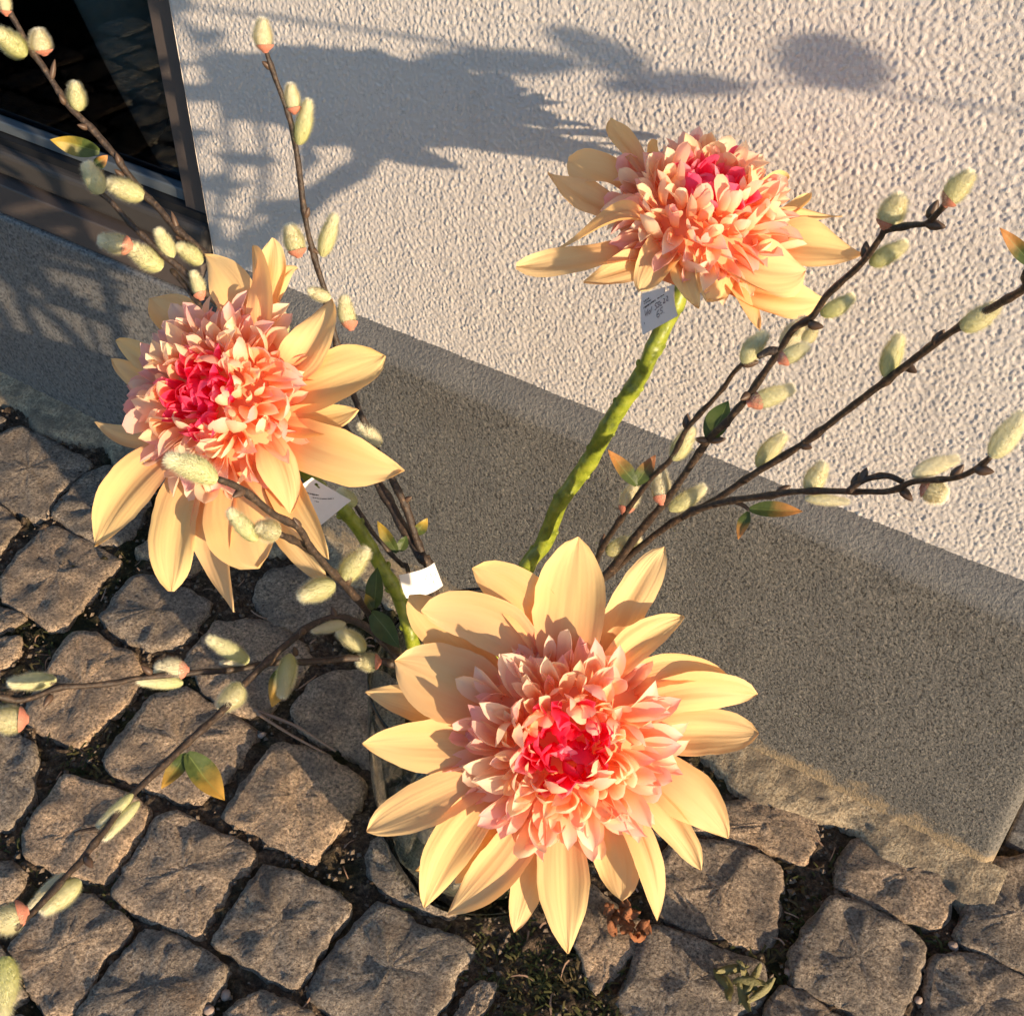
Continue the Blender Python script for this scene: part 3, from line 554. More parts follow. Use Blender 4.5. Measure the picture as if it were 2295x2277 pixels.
def mat_plain(name, col, rough=0.5, spec=0.5, metallic=0.0, bump=0.0):
    t = NT(name); p = t.pos(); a = t.noise(p, 90, 4, 0.65)
    c = t.mix(t.math('MULTIPLY', a, 0.5), col, tuple(x * 0.7 for x in col))
    nb = t.bump(t.noise(p, 500, 3, 0.6), bump, 0.6) if bump else None
    return t.done(t.bsdf(c, rough, nb, spec=spec, Metallic=metallic))

def mat_pane():
    t = NT('window glass'); tr = t.n('ShaderNodeBsdfTransparent'); gl = t.n('ShaderNodeBsdfGlossy')
    tr.inputs[0].default_value = (0.82, 0.88, 0.88, 1); gl.inputs['Roughness'].default_value = 0.01; gl.inputs[0].default_value = (0.28, 0.31, 0.36, 1)
    fr = t.n('ShaderNodeFresnel'); fr.inputs[0].default_value = 1.22
    mx = t.n('ShaderNodeMixShader'); t.l(fr.outputs[0], mx.inputs[0]); t.l(tr.outputs[0], mx.inputs[1]); t.l(gl.outputs[0], mx.inputs[2])
    return t.done(mx.outputs[0])

def mat_glass():
    t = NT('clear vase glass'); g = t.n('ShaderNodeBsdfGlass')
    g.inputs['Color'].default_value = (0.93, 0.97, 0.95, 1); g.inputs['Roughness'].default_value = 0.0; g.inputs['IOR'].default_value = 1.46
    return t.done(g.outputs[0])

def mat_petal():
    t = NT('peach cloth petal'); u, v, _ = t.uv(); inf = t.info()
    vec = t.n('ShaderNodeCombineXYZ'); t.l(t.math('MULTIPLY', u, 26), vec.inputs[0]); t.l(t.math('MULTIPLY', v, 2.2), vec.inputs[1]); t.l(t.math('MULTIPLY', inf['Random'], 40), vec.inputs[2])
    st = t.noise(vec.outputs[0], 1.0, 3, 0.6)
    vj = t.math('ADD', v, t.math('MULTIPLY', t.math('SUBTRACT', st, 0.5), 0.22))
    c = t.ramp(vj, [(0.22, (0.86, 0.38, 0.25)), (0.42, (0.90, 0.51, 0.235)), (0.62, (0.92, 0.61, 0.265)), (1.0, (0.92, 0.655, 0.31))])
    c = t.mix(1.0, c, inf['Color'], 'MULTIPLY')
    c = t.mix(t.math('MULTIPLY', st, 0.10), c, (0.95, 0.80, 0.55))
    cl = t.noise(t.pos(), 2600, 2, 0.5)
    vec2 = t.n('ShaderNodeCombineXYZ'); t.l(t.math('MULTIPLY', u, 5), vec2.inputs[0]); t.l(t.math('MULTIPLY', v, 0.9), vec2.inputs[1]); t.l(t.math('MULTIPLY', inf['Random'], 40), vec2.inputs[2])
    rid = t.noise(vec2.outputs[0], 1.0, 2, 0.45)
    nb = t.bump(rid, 0.0032, 0.5); nb = t.bump(cl, 0.0002, 0.4, nb)
    return t.done(t.thin(c, 0.42, 0.62, nb, tcol=t.mix(1.0, c, (1.0, 0.86, 0.62), 'MULTIPLY')))

def mat_floret(name, base, mid, centre=False):
    t = NT(name); u, v, _ = t.uv(); inf = t.info()
    tip = inf['Color']
    c = t.mix(t.ramp(v, [(0.0, (0, 0, 0)), (0.45, (1, 1, 1))]), base, mid)
    c = t.mix(t.ramp(v, [(0.35, (0, 0, 0)), (0.85, (1, 1, 1))]), c, tip)
    edge = t.math('MULTIPLY', t.math('ABSOLUTE', t.math('SUBTRACT', u, 0.5)), 2.0)
    c = t.mix(t.math('MULTIPLY', t.math('POWER', edge, 3.0), 0.35), c, (0.92, 0.62, 0.50) if not centre else (0.92, 0.25, 0.33))
    return t.done(t.thin(c, 0.52, 0.6, None))

def mat_catkin():
    t = NT('catkin fur'); u, v, _ = t.uv(); inf = t.info()
    sep = t.n('ShaderNodeSeparateColor'); t.l(inf['Color'], sep.inputs[0])
    lime = t.math('MULTIPLY', sep.outputs[0], t.math('SUBTRACT', 1.15, t.math('MULTIPLY', v, 0.85)), clamp=True)
    body = t.mix(lime, (0.80, 0.76, 0.60), (0.60, 0.62, 0.27))
    fur = t.mix(lime, (0.94, 0.90, 0.77), (0.82, 0.82, 0.50))
    c = t.mix(u, body, fur)
    return t.done(t.thin(c, 0.45, 0.9, None, spec=0.1))

def mat_bark():
    t = NT('willow bark'); p = t.pos()
    a = t.noise(p, 260, 4, 0.65); b = t.noise(p, 60, 3, 0.6)
    c = t.ramp(a, [(0.3, (0.012, 0.008, 0.006)), (0.52, (0.040, 0.026, 0.018)), (0.66, (0.10, 0.062, 0.038)), (0.8, (0.25, 0.17, 0.10))])
    c = t.mix(t.ramp(b, [(0.4, (0, 0, 0)), (0.65, (0.6, 0.6, 0.6))]), c, (0.035, 0.022, 0.016))
    return t.done(t.bsdf(c, 0.55, t.bump(a, 0.0016, 0.8), spec=0.45))

def mat_leaf():
    t = NT('printed leaf'); u, v, _ = t.uv(); inf = t.info()
    p = t.pos(); n1 = t.noise(p, 170, 4, 0.65)
    f = t.math('ADD', v, t.math('MULTIPLY', t.math('SUBTRACT', n1, 0.5), 0.35))
    green = t.mix(n1, (0.025, 0.045, 0.012), (0.11, 0.145, 0.035))
    c = t.mix(t.ramp(f, [(0.35, (0, 0, 0)), (0.85, (1, 1, 1))]), green, inf['Color'])
    rib = t.ramp(t.math('ABSOLUTE', t.math('SUBTRACT', u, 0.5)), [(0.0, (1, 1, 1)), (0.04, (0, 0, 0))])
    c = t.mix(t.math('MULTIPLY', rib, 0.5), c, (0.22, 0.27, 0.08))
    return t.done(t.thin(c, 0.3, 0.5, t.bump(n1, 0.001, 0.5), spec=0.4))

def mat_moss():
    t = NT('moss and dead weed'); p = t.pos()
    a = t.noise(p, 45, 3, 0.6); g = t.noise(p, 900, 2, 0.6)
    c = t.ramp(a, [(0.36, (0.035, 0.05, 0.012)), (0.48, (0.085, 0.085, 0.024)), (0.58, (0.13, 0.10, 0.04)), (0.68, (0.11, 0.07, 0.035))])
    c = t.mix(t.math('MULTIPLY', g, 0.8), c, (0.02, 0.018, 0.01))
    return t.done(t.bsdf(c, 0.9, None, spec=0.2))

def mat_stem():
    t = NT('green plastic stem'); p = t.pos()
    a = t.noise(p, 120, 4, 0.6); b = t.noise(p, 38, 3, 0.6)
    c = t.ramp(a, [(0.3, (0.075, 0.10, 0.008)), (0.52, (0.20, 0.235, 0.018)), (0.72, (0.27, 0.29, 0.035))])
    nb = t.bump(b, 0.006, 0.7)
    return t.done(t.bsdf(c, 0.42, nb, spec=0.5))

M = dict(stone=mat_stone(), soil=mat_soil(), render=mat_render(), plinth=mat_plinth(), mortar=mat_mortar(), granite=mat_granite(),
         frame=mat_plain('brown painted frame', (0.095, 0.074, 0.066), 0.6, 0.3, bump=0.0004),
         rail=mat_plain('dark metal rail', (0.060, 0.052, 0.047), 0.6, 0.3),
         bead=mat_plain('grey glazing bead', (0.10, 0.115, 0.13), 0.5, 0.4),
         seal=mat_plain('black rubber seal', (0.012, 0.012, 0.014), 0.5, 0.4),
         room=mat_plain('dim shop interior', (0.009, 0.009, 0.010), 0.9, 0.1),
         pot=mat_plain('blue grey ceramic', (0.16, 0.185, 0.20), 0.6, 0.3), dried=mat_plain('dried brown plant', (0.24, 0.13, 0.07), 0.8, 0.2),
         pane=mat_pane(), glass=mat_glass(), petal=mat_petal(),
         floret=mat_floret('peach floret', (0.96, 0.47, 0.22), (0.97, 0.62, 0.36)),
         heart=mat_floret('hot pink floret', (0.90, 0.010, 0.05), (0.95, 0.025, 0.11), True),
         core=mat_plain('flower core', (0.85, 0.30, 0.15), 0.8, 0.2), heartcore=mat_plain('pink flower core', (0.55, 0.01, 0.05), 0.8, 0.2),
         catkin=mat_catkin(), bark=mat_bark(), leaf=mat_leaf(), stem=mat_stem(),
         scale=mat_plain('reddish bud scale', (0.50, 0.19, 0.13), 0.35, 0.5), bud=mat_plain('brown bud', (0.085, 0.05, 0.032), 0.5, 0.4),
         card=mat_plain('white card', (0.80, 0.78, 0.77), 0.7, 0.3), ink=mat_plain('dark ink', (0.035, 0.028, 0.035), 0.6, 0.2), biro=mat_plain('violet biro', (0.07, 0.045, 0.085), 0.6, 0.2),
         pebble=mat_plain('pebble', (0.34, 0.25, 0.20), 0.6, 0.4, bump=0.001), grit=mat_plain('grit', (0.17, 0.125, 0.088), 0.8, 0.3, bump=0.001),
         moss=mat_moss(), straw=mat_plain('dry straw', (0.33, 0.20, 0.13), 0.6, 0.3),
         brownleaf=mat_plain('brown leaf litter', (0.27, 0.10, 0.04), 0.7, 0.3, bump=0.002), wilt=mat_plain('wilted leaf', (0.17, 0.145, 0.05), 0.55, 0.4, bump=0.002))

# ------------------------------------------------------------------ ground and setts
S = 30
gme = mesh('ground', [(-S, -S, -.05), (S, -S, -.05), (S, S, -.05), (-S, S, -.05)], [(0, 1, 2, 3)], M['soil'])
tag(link('ground', gme), 'dark soil bed under the street', None, kind='structure')

d = .006
xs = np.arange(-2.3, .9, d); ys = np.arange(-.9, .80, d)
X, Y = np.meshgrid(xs, ys)
hz = fft_noise(*X.shape, d, .012, .08, 3) * .0028 - .0078
pav = tag(link('pavement', grid_mesh('pavement', X, Y, hz, M['soil'])), kind='structure')

def smooth_poly(poly, n=40):
    P = [Vector((x, y)) for x, y in poly]
    for _ in range(2):
        Q = []
        for i in range(len(P)):
            a, b = P[i], P[(i + 1) % len(P)]
            Q += [a * .88 + b * .12, a * .12 + b * .88]
        P = Q
    L = [0.0]
    for i in range(len(P)): L.append(L[-1] + (P[(i + 1) % len(P)] - P[i]).length)
    out = []; k = 0
    for j in range(n):
        s = L[-1] * j / n
        while L[k + 1] < s: k += 1
        a, b = P[k % len(P)], P[(k + 1) % len(P)]
        out.append(a.lerp(b, (s - L[k]) / max(1e-9, L[k + 1] - L[k])))
    return out

def cobble_mesh(poly, seed, n=40, top=0.0, amp=.0034):
    P = smooth_poly(poly, n)
    A = 0; c = Vector((0, 0))
    for i in range(n):
        a, b = P[i], P[(i + 1) % n]; w = a.x * b.y - b.x * a.y; A += w; c += (a + b) * w
    c = c / (3 * A)
    P = [c + (p - c) * 1.035 for p in P]
    if A < 0: P.reverse()
    tx, ty = (rng.random() - .5) * .06, (rng.random() - .5) * .06
    rings = [(1.0, -.05), (1.012, -.014), (1.006, -.005), (.985, -.0012), (.95, .0004), (.84, .0010), (.69, .0014), (.52, .0016), (.34, .0018), (.16, .0018)]
    V, F = [], []
    for k, (s, z) in enumerate(rings):
        for q in P:
            w = c + (q - c) * s
            if 0 < k < 5:
                e = noise.fractal(Vector((w.x * 75, w.y * 75, seed * 3.1 + k * .5)), .9, 2.2, 4) * .0040
                w = w + (q - c).normalized() * e
            zz = top + z + (w.x - c.x) * tx + (w.y - c.y) * ty
            if k >= 2:
                zz += noise.fractal(Vector((w.x * 42 + seed, w.y * 42, seed)), .8, 2.2, 5) * amp * min(1, (k - 1) / 3)
            V.append((w.x, w.y, zz))
    V.append((c.x, c.y, top + .0018))
    for k in range(len(rings) - 1):
        for i in range(n):
            a, b = k * n + i, k * n + (i + 1) % n
            F.append((a, b, b + n, a + n))
    m = (len(rings) - 1) * n
    for i in range(n): F.append((m + i, m + (i + 1) % n, len(V) - 1))
    return V, F

polys = []
for i, poly in enumerate(COBBLES):
    V, F = cobble_mesh(poly, i * 1.37 + 1, 56, (rng.random() - .5) * .004)
    link('cobblestone', mesh('cobblestone', V, F, M['stone']), pav)
    polys.append(np.array([(p.x, p.y) for p in smooth_poly(poly, 24)]))
# setts the photograph shows only in part, or that lie past its frame
protos = []
for k in range(8):
    a = .041; q = [(-a, -a), (0, -a * 1.08), (a, -a), (a * 1.08, 0), (a, a), (0, a * 1.06), (-a, a), (-a * 1.06, 0)]
    q = [(x * (1 + .18 * (rng.random() - .5)), y * (1 + .18 * (rng.random() - .5))) for x, y in q]
    V, F = cobble_mesh(q, 50 + k * 2.3, 28)
    protos.append(mesh('cobblestone', V, F, M['stone']))
nfill = 0; fills = []
row = 0; yy = .655
while yy > -.75:
    xx = -2.15 + (row % 2) * .05 + rng.random() * .02
    while xx < .8:
        cx, cy = xx + (rng.random() - .5) * .012, yy + (rng.random() - .5) * .012
        for sc in (1.0, .8, .6):
            a = np.linspace(0, 2 * np.pi, 17)[:-1]
            px_, py_ = cx + .050 * sc * np.cos(a) * 1.1, cy + .050 * sc * np.sin(a) * 1.1
            px_ = np.append(px_, cx); py_ = np.append(py_, cy)
            hit = any(inside(p, px_, py_).any() or inside(np.stack([px_[:-1], py_[:-1]], 1), p[:, 0], p[:, 1]).any() for p in polys)
            if not hit: break
        if not hit and nfill < 250:
            o = link('cobblestone', protos[rng.randrange(8)], pav)
            o.location = (cx, cy, (rng.random() - .5) * .005); o.rotation_euler = (0, 0, rng.choice((0, 1, 2, 3)) * math.pi / 2 + (rng.random() - .5) * .2)
            o.scale = (sc, sc, 1); nfill += 1
            th = np.linspace(0, 2 * np.pi, 13)[:-1]
            fills.append(np.stack([cx + .045 * sc * np.cos(th), cy + .045 * sc * np.sin(th)], 1))
        xx += .098 + rng.random() * .012
    yy -= .099; row += 1
allp = polys + fills

def free(x, y):
    r = np.ones(np.shape(x), bool)
    for p in allp: r &= ~inside(p, x, y)
    return r

# grit in the joints
gx = nrg.uniform(-1.45, .25, 14000); gy = nrg.uniform(-.05, .74, 14000)
k = free(gx, gy); gx, gy = gx[k][:4200], gy[k][:4200]
V, F = [], []
for x, y in zip(gx, gy):
    s = rng.choice((.0012, .0016, .0022, .0032)); b = len(V); z = -.007 + rng.random() * .003
    for dx, dy, dz in ((1, 0, 0), (-1, 0, 0), (0, 1, 0), (0, -1, 0), (0, 0, 1), (0, 0, -1)):
        j = 1 + .5 * (rng.random() - .5)
        V.append((x + dx * s * j + (rng.random() - .5) * s * .5, y + dy * s * j, z + dz * s * .8 * j))
    for f in ((0, 2, 4), (2, 1, 4), (1, 3, 4), (3, 0, 4), (2, 0, 5), (1, 2, 5), (3, 1, 5), (0, 3, 5)): F.append(tuple(b + i for i in f))
tag(link('joint_grit', mesh('joint_grit', V, F, M['grit'], False), pav), kind='stuff')

# moss and fine weeds in the joints
V, F = [], []
MOSS = [(-.275, .441, 200), (-.221, .439, 200), (-.25, .40, 150), (-.916, .459, 60), (-.756, .381, 70), (-.105, .615, 60), (-.095, .568, 50), (-.762, .425, 40), (-.736, .273, 50), (-.074, .663, 30), (-.009, .665, 40), (-.631, .285, 40), (-.924, .58, 30), (-.86, .40, 30), (-.20, .47, 60), (-.15, .54, 30)]
for mx, my, cnt in MOSS:
    px_ = nrg.normal(mx, .030, cnt * 3); py_ = nrg.normal(my, .026, cnt * 3)
    k = free(px_, py_)
    for x, y in list(zip(px_[k], py_[k]))[:cnt]:
        a = rng.random() * 6.28; L = .004 + rng.random() * .010; w = .0006 + rng.random() * .0007; h = rng.random() * .009
        dx, dy = math.cos(a), math.sin(a); b = len(V); z0 = -.009
        c1 = rng.uniform(-.6, .6)
        for s, hh in ((0, 0), (.5, .8), (1, 1.0 - .5 * rng.random())):
            ex, ey = dx * s - dy * c1 * s * s, dy * s + dx * c1 * s * s
            V.append((x + ex * L - dy * w, y + ey * L + dx * w, z0 + h * hh)); V.append((x + ex * L + dy * w, y + ey * L - dx * w, z0 + h * hh + .0003))
        F += [(b, b + 1, b + 3, b + 2), (b + 2, b + 3, b + 5, b + 4)]
tag(link('moss', mesh('moss', V, F, M['moss'])), 'fine green moss and weed growing in the joints between setts', 'moss', kind='stuff')

# straw and dead stalks caught in the joints
V, F = [], []
px_ = nrg.uniform(-1.3, .1, 1600); py_ = nrg.uniform(.05, .70, 1600); k = free(px_, py_)
for x, y in list(zip(px_[k], py_[k]))[:210]:
    a = rng.random() * 6.28; L = .006 + rng.random() * .016; w = .0005 + rng.random() * .0004; b = len(V); c1 = rng.uniform(-.8, .8); h = rng.random() * .004
    dx, dy = math.cos(a), math.sin(a)
    for q in range(5):
        s = q / 4; ex, ey = dx * s - dy * c1 * s * s, dy * s + dx * c1 * s * s
        V.append((x + ex * L - dy * w, y + ey * L + dx * w, -.004 + h * math.sin(3 * s))); V.append((x + ex * L + dy * w, y + ey * L - dx * w, -.0035 + h * math.sin(3 * s)))
    F += [(b + 2 * q, b + 2 * q + 1, b + 2 * q + 3, b + 2 * q + 2) for q in range(4)]
tag(link('straw_litter', mesh('straw_litter', V, F, M['straw'])), 'thin brown straw and dead stalks scattered in the joints', 'straw', kind='stuff')

# ------------------------------------------------------------------ building
WX0, WX1 = -.885, .036
PY, WY, PT = .752, .775, .328
bld = empty('building', (-.4, WY, 0), 'pale roughcast house wall with grey plinth and dark shop window', 'building')
B0 = Vector(bld.location)
d = .0011
xs = np.arange(WX0, WX1 + d, d); zs = np.arange(PT - .004, .86, d)
X, Z = np.meshgrid(xs, zs)
n1 = fft_noise(*X.shape, d, .0025, .0075, 21, .70); n2 = fft_noise(*X.shape, d, .0055, .012, 22, .7); n3 = fft_noise(*X.shape, d, .03, .2, 23)
h = .00036 * np.clip(n1, -.35, 2.2) + .00012 * n2 + .00010 * n3
edge = np.minimum(np.minimum(X - WX0, WX1 - X) / .004, 1); h = h * np.clip(edge, .2, 1) - .0008 * (1 - np.clip(edge, 0, 1)) ** 2
Yw = WY - h
link('wall', grid_mesh('wall', X - B0.x, Yw - B0.y, Z, M['render']), bld)
up = [(WX0, WY, .858), (WX1, WY, .858), (WX1, WY, 2.7), (WX0, WY, 2.7), (WX0 - 1.6, WY, 2.1), (WX0, WY, 2.1), (WX0 - 1.6, WY, 2.7),
      (WX0, WY + .35, PT - .004), (WX0, WY + .35, 2.1), (WX1, WY + .35, PT - .004), (WX1, WY + .35, 2.7), (WX0, WY, PT - .004), (WX1, WY, PT - .004), (WX1 + 1.1, WY, 2.1), (WX1 + 1.1, WY, 2.7), (WX1, WY, 2.1), (WX0 - 1.6, WY + .35, 2.1), (WX1 + 1.1, WY + .35, 2.1)]
link('wall', mesh('wall', [Vector(v) - B0 for v in up], [(0, 1, 2, 3), (4, 5, 3, 6), (11, 7, 8, 5), (12, 15, 10, 9), (15, 13, 14, 2), (4, 16, 8, 5), (15, 10, 17, 13)], M['render'], False), bld)
# plinth with a sloped top
d = .0022
prof = [(PY - .001, -.045)] + [(PY, z) for z in np.arange(-.04, PT - .0235, d)]
z0 = prof[-1][1]
for s in np.linspace(0, 1, 18)[1:]:
    a = s; yb = PY + .0235 * (s + .10 * math.sin(math.pi * s) * -1); zb = z0 + (PT - z0) * (s + .10 * math.sin(math.pi * s))
    prof.append((yb, zb))
prof = np.array(prof)
xs = np.arange(WX0, WX1 + d, d)
X = np.tile(xs, (len(prof), 1)); Yp = np.tile(prof[:, :1], (1, len(xs))); Zp = np.tile(prof[:, 1:], (1, len(xs)))
h = .00022 * np.tanh(fft_noise(*X.shape, d, .005, .012, 31)) + .00025 * fft_noise(*X.shape, d, .05, .25, 32)
e = np.clip((WX1 - X) / .012, 0, 1); Yr = .008 * (1 - np.sqrt(1 - (1 - e) ** 2))
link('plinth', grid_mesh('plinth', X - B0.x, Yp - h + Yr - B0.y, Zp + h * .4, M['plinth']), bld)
link('plinth_return', box_data('plinth_return', WX1 - .03, WX1 + .0015, PY + .011, WY + .35, -.045, PT - .012, M['plinth'], .004, B0), bld)
# mortar fillet between plinth and setts
d = .004
xs = np.arange(-2.2, WX1 + .02, d); ss = np.linspace(0, 1, 18)
X, Sg = np.meshgrid(xs, ss)
wv = .030 + .016 * fft_noise(2, len(xs), d, .08, .3, 41)[0] * .6
Ym = PY + .004 - Sg * (wv[None, :] + .020)
Zm = .014 - .016 * Sg - .03 * np.clip(Sg - .75, 0, 1) * 4 * Sg + fft_noise(*X.shape, d, .014, .07, 42) * .0006
link('mortar_fillet', grid_mesh('mortar_fillet', X, Ym, Zm, M['mortar'], True), pav)
# granite base course under the window
link('granite_base', box_data('granite_base', -2.6, WX0 - .001, PY + .001, PY + .2, -.045, .283, M['granite'], .006, B0), bld)
# window
win = link('window', box_data('window', WX0 - 1.6, WX0 - .002, .757, .83, .2845, .325, M['frame'], .002, B0), bld)
link('bottom_rail', box_data('bottom_rail', WX0 - 1.6, WX0 - .003, .768, .84, .329, .362, M['rail'], .007, B0), win)
link('seal', box_data('seal', WX0 - 1.6, WX0 - .004, .780, .836, .3255, .372, M['seal'], 0, B0), win)
link('glazing_bead', box_data('glazing_bead', WX0 - 1.6, WX0 - .046, .789, .803, .3725, .386, M['bead'], .002, B0), win)
link('jamb', box_data('jamb', WX0 - .040, WX0 - .001, .783, .85, .3635, 2.1, M['frame'], .002, B0), win)
link('window_pane', box_data('window_pane', WX0 - 1.6, WX0 - .048, .800, .806, .380, 2.09, M['pane'], 0, B0), win)
link('jamb', box_data('jamb', WX0 - 1.66, WX0 - 1.601, .783, .85, .2845, 2.1, M['frame'], .002, B0), win)
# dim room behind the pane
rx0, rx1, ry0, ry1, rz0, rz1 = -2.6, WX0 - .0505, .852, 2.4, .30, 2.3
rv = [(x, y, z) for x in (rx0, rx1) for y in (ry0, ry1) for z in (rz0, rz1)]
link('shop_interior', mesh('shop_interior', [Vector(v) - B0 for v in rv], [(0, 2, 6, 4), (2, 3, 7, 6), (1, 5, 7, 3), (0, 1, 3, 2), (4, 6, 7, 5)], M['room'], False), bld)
# doorstep and recess at the far end of the plinth
link('doorstep', box_data('doorstep', WX1 + .004, 1.15, .80, 1.12, -.045, .012, M['granite'], .004, B0), bld)
link('recess', box_data('recess', WX1 + .002, 1.15, 1.121, 1.16, .0, 2.1, M['frame'], 0, B0), bld)

def lathe(prof, seg=48):
    V, F = [], []
    for r, z in prof:
        for j in range(seg):
            a = 2 * math.pi * j / seg; V.append((r * math.cos(a), r * math.sin(a), z))
    for i in range(len(prof) - 1):
        for j in range(seg):
            a, b = i * seg + j, i * seg + (j + 1) % seg; F.append((a, b, b + seg, a + seg))
    return V, F

# things standing in the window
V, F = lathe([(.001, 0), (.05, 0), (.075, .05), (.09, .12), (.08, .19), (.05, .24), (.055, .27), (.05, .268), (.04, .24), (.001, .1)], 32)
o = link('ceramic_vase', mesh('ceramic_vase', V, F, M['pot'])); o.location = (-1.24, .965, .301); o.scale = (1.15, 1.15, 1.15)
tag(o, 'blue grey rounded ceramic vase dimly seen behind the window glass', 'vase')
dp = empty('dried_plant', (-1.12, 1.10, .302), 'brown dried plant dimly seen behind the window glass', 'plant')
for k in range(9):
    a = rng.random() * 6.28; p0 = Vector((0, 0, 0)); p1 = Vector((.06 * math.cos(a), .06 * math.sin(a), .12)); p2 = Vector((.13 * math.cos(a), .13 * math.sin(a), .22 + .08 * rng.random()))
    V, F = tube([p0, p1, p2], .004, .012, 6, 4, .4, seed=k); link('dried_stalk', mesh('dried_stalk', V, F, M['dried']), dp)

# ------------------------------------------------------------------ glass vase
VC = Vector((-.368, .525, .004))
out_p = [(.0008, 0), (.060, 0), (.078, .002), (.088, .008), (.0935, .020), (.0965, .06), (.0985, .11), (.0985, .15), (.0965, .19), (.0935, .218), (.0925, .232), (.0932, .238)]
in_p = [(.0922, .2402), (.0912, .238), (.0902, .232), (.0912, .218), (.0942, .19), (.0962, .15), (.0962, .11), (.0940, .06), (.0905, .026), (.080, .014), (.05, .011), (.0008, .0108)]
V, F = lathe(out_p + in_p, 72)
vase = link('glass_vase', mesh('glass_vase', V, F, M['glass'])); vase.location = VC
tag(vase, 'tall clear glass vase holding the flowers on the cobblestones', 'vase')

def pebble_mesh(seed, mat):
    V, F = [], []
    nr, ns = 6, 9
    for i in range(nr + 1):
        ph = math.pi * i / nr
        for j in range(ns):
            a = 2 * math.pi * j / ns
            q = Vector((math.sin(ph) * math.cos(a), math.sin(ph) * math.sin(a) * .8, math.cos(ph) * .6))
            V.append(q * (1 + .35 * noise.noise(q * 1.4 + Vector((seed, 0, 0)))))
    for i in range(nr):
        for j in range(ns):
            a, b = i * ns + j, i * ns + (j + 1) % ns; F.append((a, a + ns, b + ns, b))
    return mesh('pebble', V, F, mat)
peb = [pebble_mesh(k * 3.3, M['pebble']) for k in range(4)]
spots = [(.055, 0), (-.055, .01), (0, .056), (.01, -.056), (.035, -.038), (-.04, -.036), (.03, .04), (-.03, .042), (.005, 0), (-.062, -.02), (.062, .028), (-.01, -.03)]
for k, (x, y) in enumerate(spots):
    o = link('pebble', peb[k % 4]); s = .011 + .004 * rng.random()
    o.location = VC + Vector((x, y, .012 + s * .62)); o.scale = (s, s, s); o.rotation_euler = (0, 0, rng.random() * 6)
    tag(o, 'pinkish grey pebble lying on the bottom of the glass vase', 'pebble', 'pebbles inside the vase')

# ------------------------------------------------------------------ flowers
def floret_mesh(k, mat, curl, width, fold):
    nu, nv = 4, 7; V, F, UV = [], [], []
    for i in range(nv + 1):
        s = i / nv
        p = (.35 + .65 * math.sin(math.pi * min(1, s / 1.15) ** .9) if s < .62 else (1 - ((s - .62) / .38) ** 1.9) ** .8 * .985 + .0) if i else .35
        hw = width * .5 * p
        cy = curl * (s ** 2.2) * .55; cz = s * (1 - .18 * abs(curl) * s * s)
        for j in range(nu + 1):
            w = j / nu * 2 - 1
            V.append((w * hw, cy + fold * hw * abs(w) ** 1.6 + .02 * math.sin(7 * s + k) * w, cz)); UV.append((j / nu, s))
    for i in range(nv):
        for j in range(nu):
            a = i * (nu + 1) + j; F.append((a, a + 1, a + nu + 2, a + nu + 1))
    return mesh('floret', V, F, mat, True, UV)

IN = [floret_mesh(k, M['floret'], .35 + .3 * k, .40 + .04 * k, .85) for k in range(4)]
OUT = [floret_mesh(k, M['floret'], .1 - .25 * k, .36 + .03 * k, .75) for k in range(4)]
HRT = [floret_mesh(k, M['heart'], .25 + .35 * k, .52 + .06 * k, .8) for k in range(4)]

def petal_mesh(p, seed):
    x0, y0, bx, by, tx, ty, wd, arch, curl, cup, blunt, lift = p
    P0, B, T = Vector((x0, y0)), Vector((bx, by)), Vector((tx, ty))
    l1, l2 = (B - P0).length, (T - B).length
    sb = min(.6, max(.3, l1 / (l1 + l2)))
    Cc = (B - P0 * (1 - sb) ** 2 - T * sb * sb) / (2 * sb * (1 - sb))
    nu, nv = 12, 22; V, F, UV = [], [], []
    ph = seed * 2.1
    for i in range(nv + 1):
        s = i / nv
        c = P0 * (1 - s) ** 2 + Cc * 2 * s * (1 - s) + T * s * s
        dd = (Cc - P0) * 2 * (1 - s) + (T - Cc) * 2 * s; dd.normalize(); nn = Vector((-dd.y, dd.x))
        if s < .58: pr = .28 + .72 * math.sin(math.pi / 2 * s / .58) ** 1.35
        else:
            x = (s - .58) / .42; pr = max(0.0, 1 - x ** (1.25 + 2.1 * blunt)) ** (.92 - .34 * blunt)
        hw = max(wd * .475 * pr, .0004)
        hgt = -.006 + lift - .008 * (1 - s) ** 2 + arch * math.sin(math.pi * s) ** 1.3 + curl * .6 * s * s
        for j in range(nu + 1):
            w = j / nu * 2 - 1
            tws = .5 * math.sin(seed * 3.7) * s * s; rid = hw * w * tws + (.0004 + .0009 * abs(math.sin(seed * 5.3))) * math.cos(w * 5.2 + ph) * math.sin(math.pi * min(1, s * 1.05)) + (.0030, .0042, .0052)[min(2, int(seed // 31))] * (wd / .03) * math.sin(s * 7.5 + ph + 1.8 * w) * abs(w) ** 2 * s + .0016 * math.sin(5 * s + ph * 1.3)
            z = hgt + cup * hw * (abs(w) ** 1.8 - .35) * (.4 + .6 * math.sin(math.pi * s)) + rid + .003 * w * math.sin(ph) * s
            hs = hw * (1 + .09 * noise.noise(Vector((s * 4.5, 3 * (w > 0) + seed * 1.7, .5))) + .05 * noise.noise(Vector((s * 14, 3 * (w > 0) + seed, 2.5))))
            q = c + nn * (hs * w * (1 - .10 * cup * w * w))
            V.append((q.x, q.y, z)); UV.append((j / nu, s))
    for i in range(nv):
        for j in range(nu):
            a = i * (nu + 1) + j; F.append((a, a + 1, a + nu + 2, a + nu + 1))
    return mesh('petal', V, F, M['petal'], True, UV)

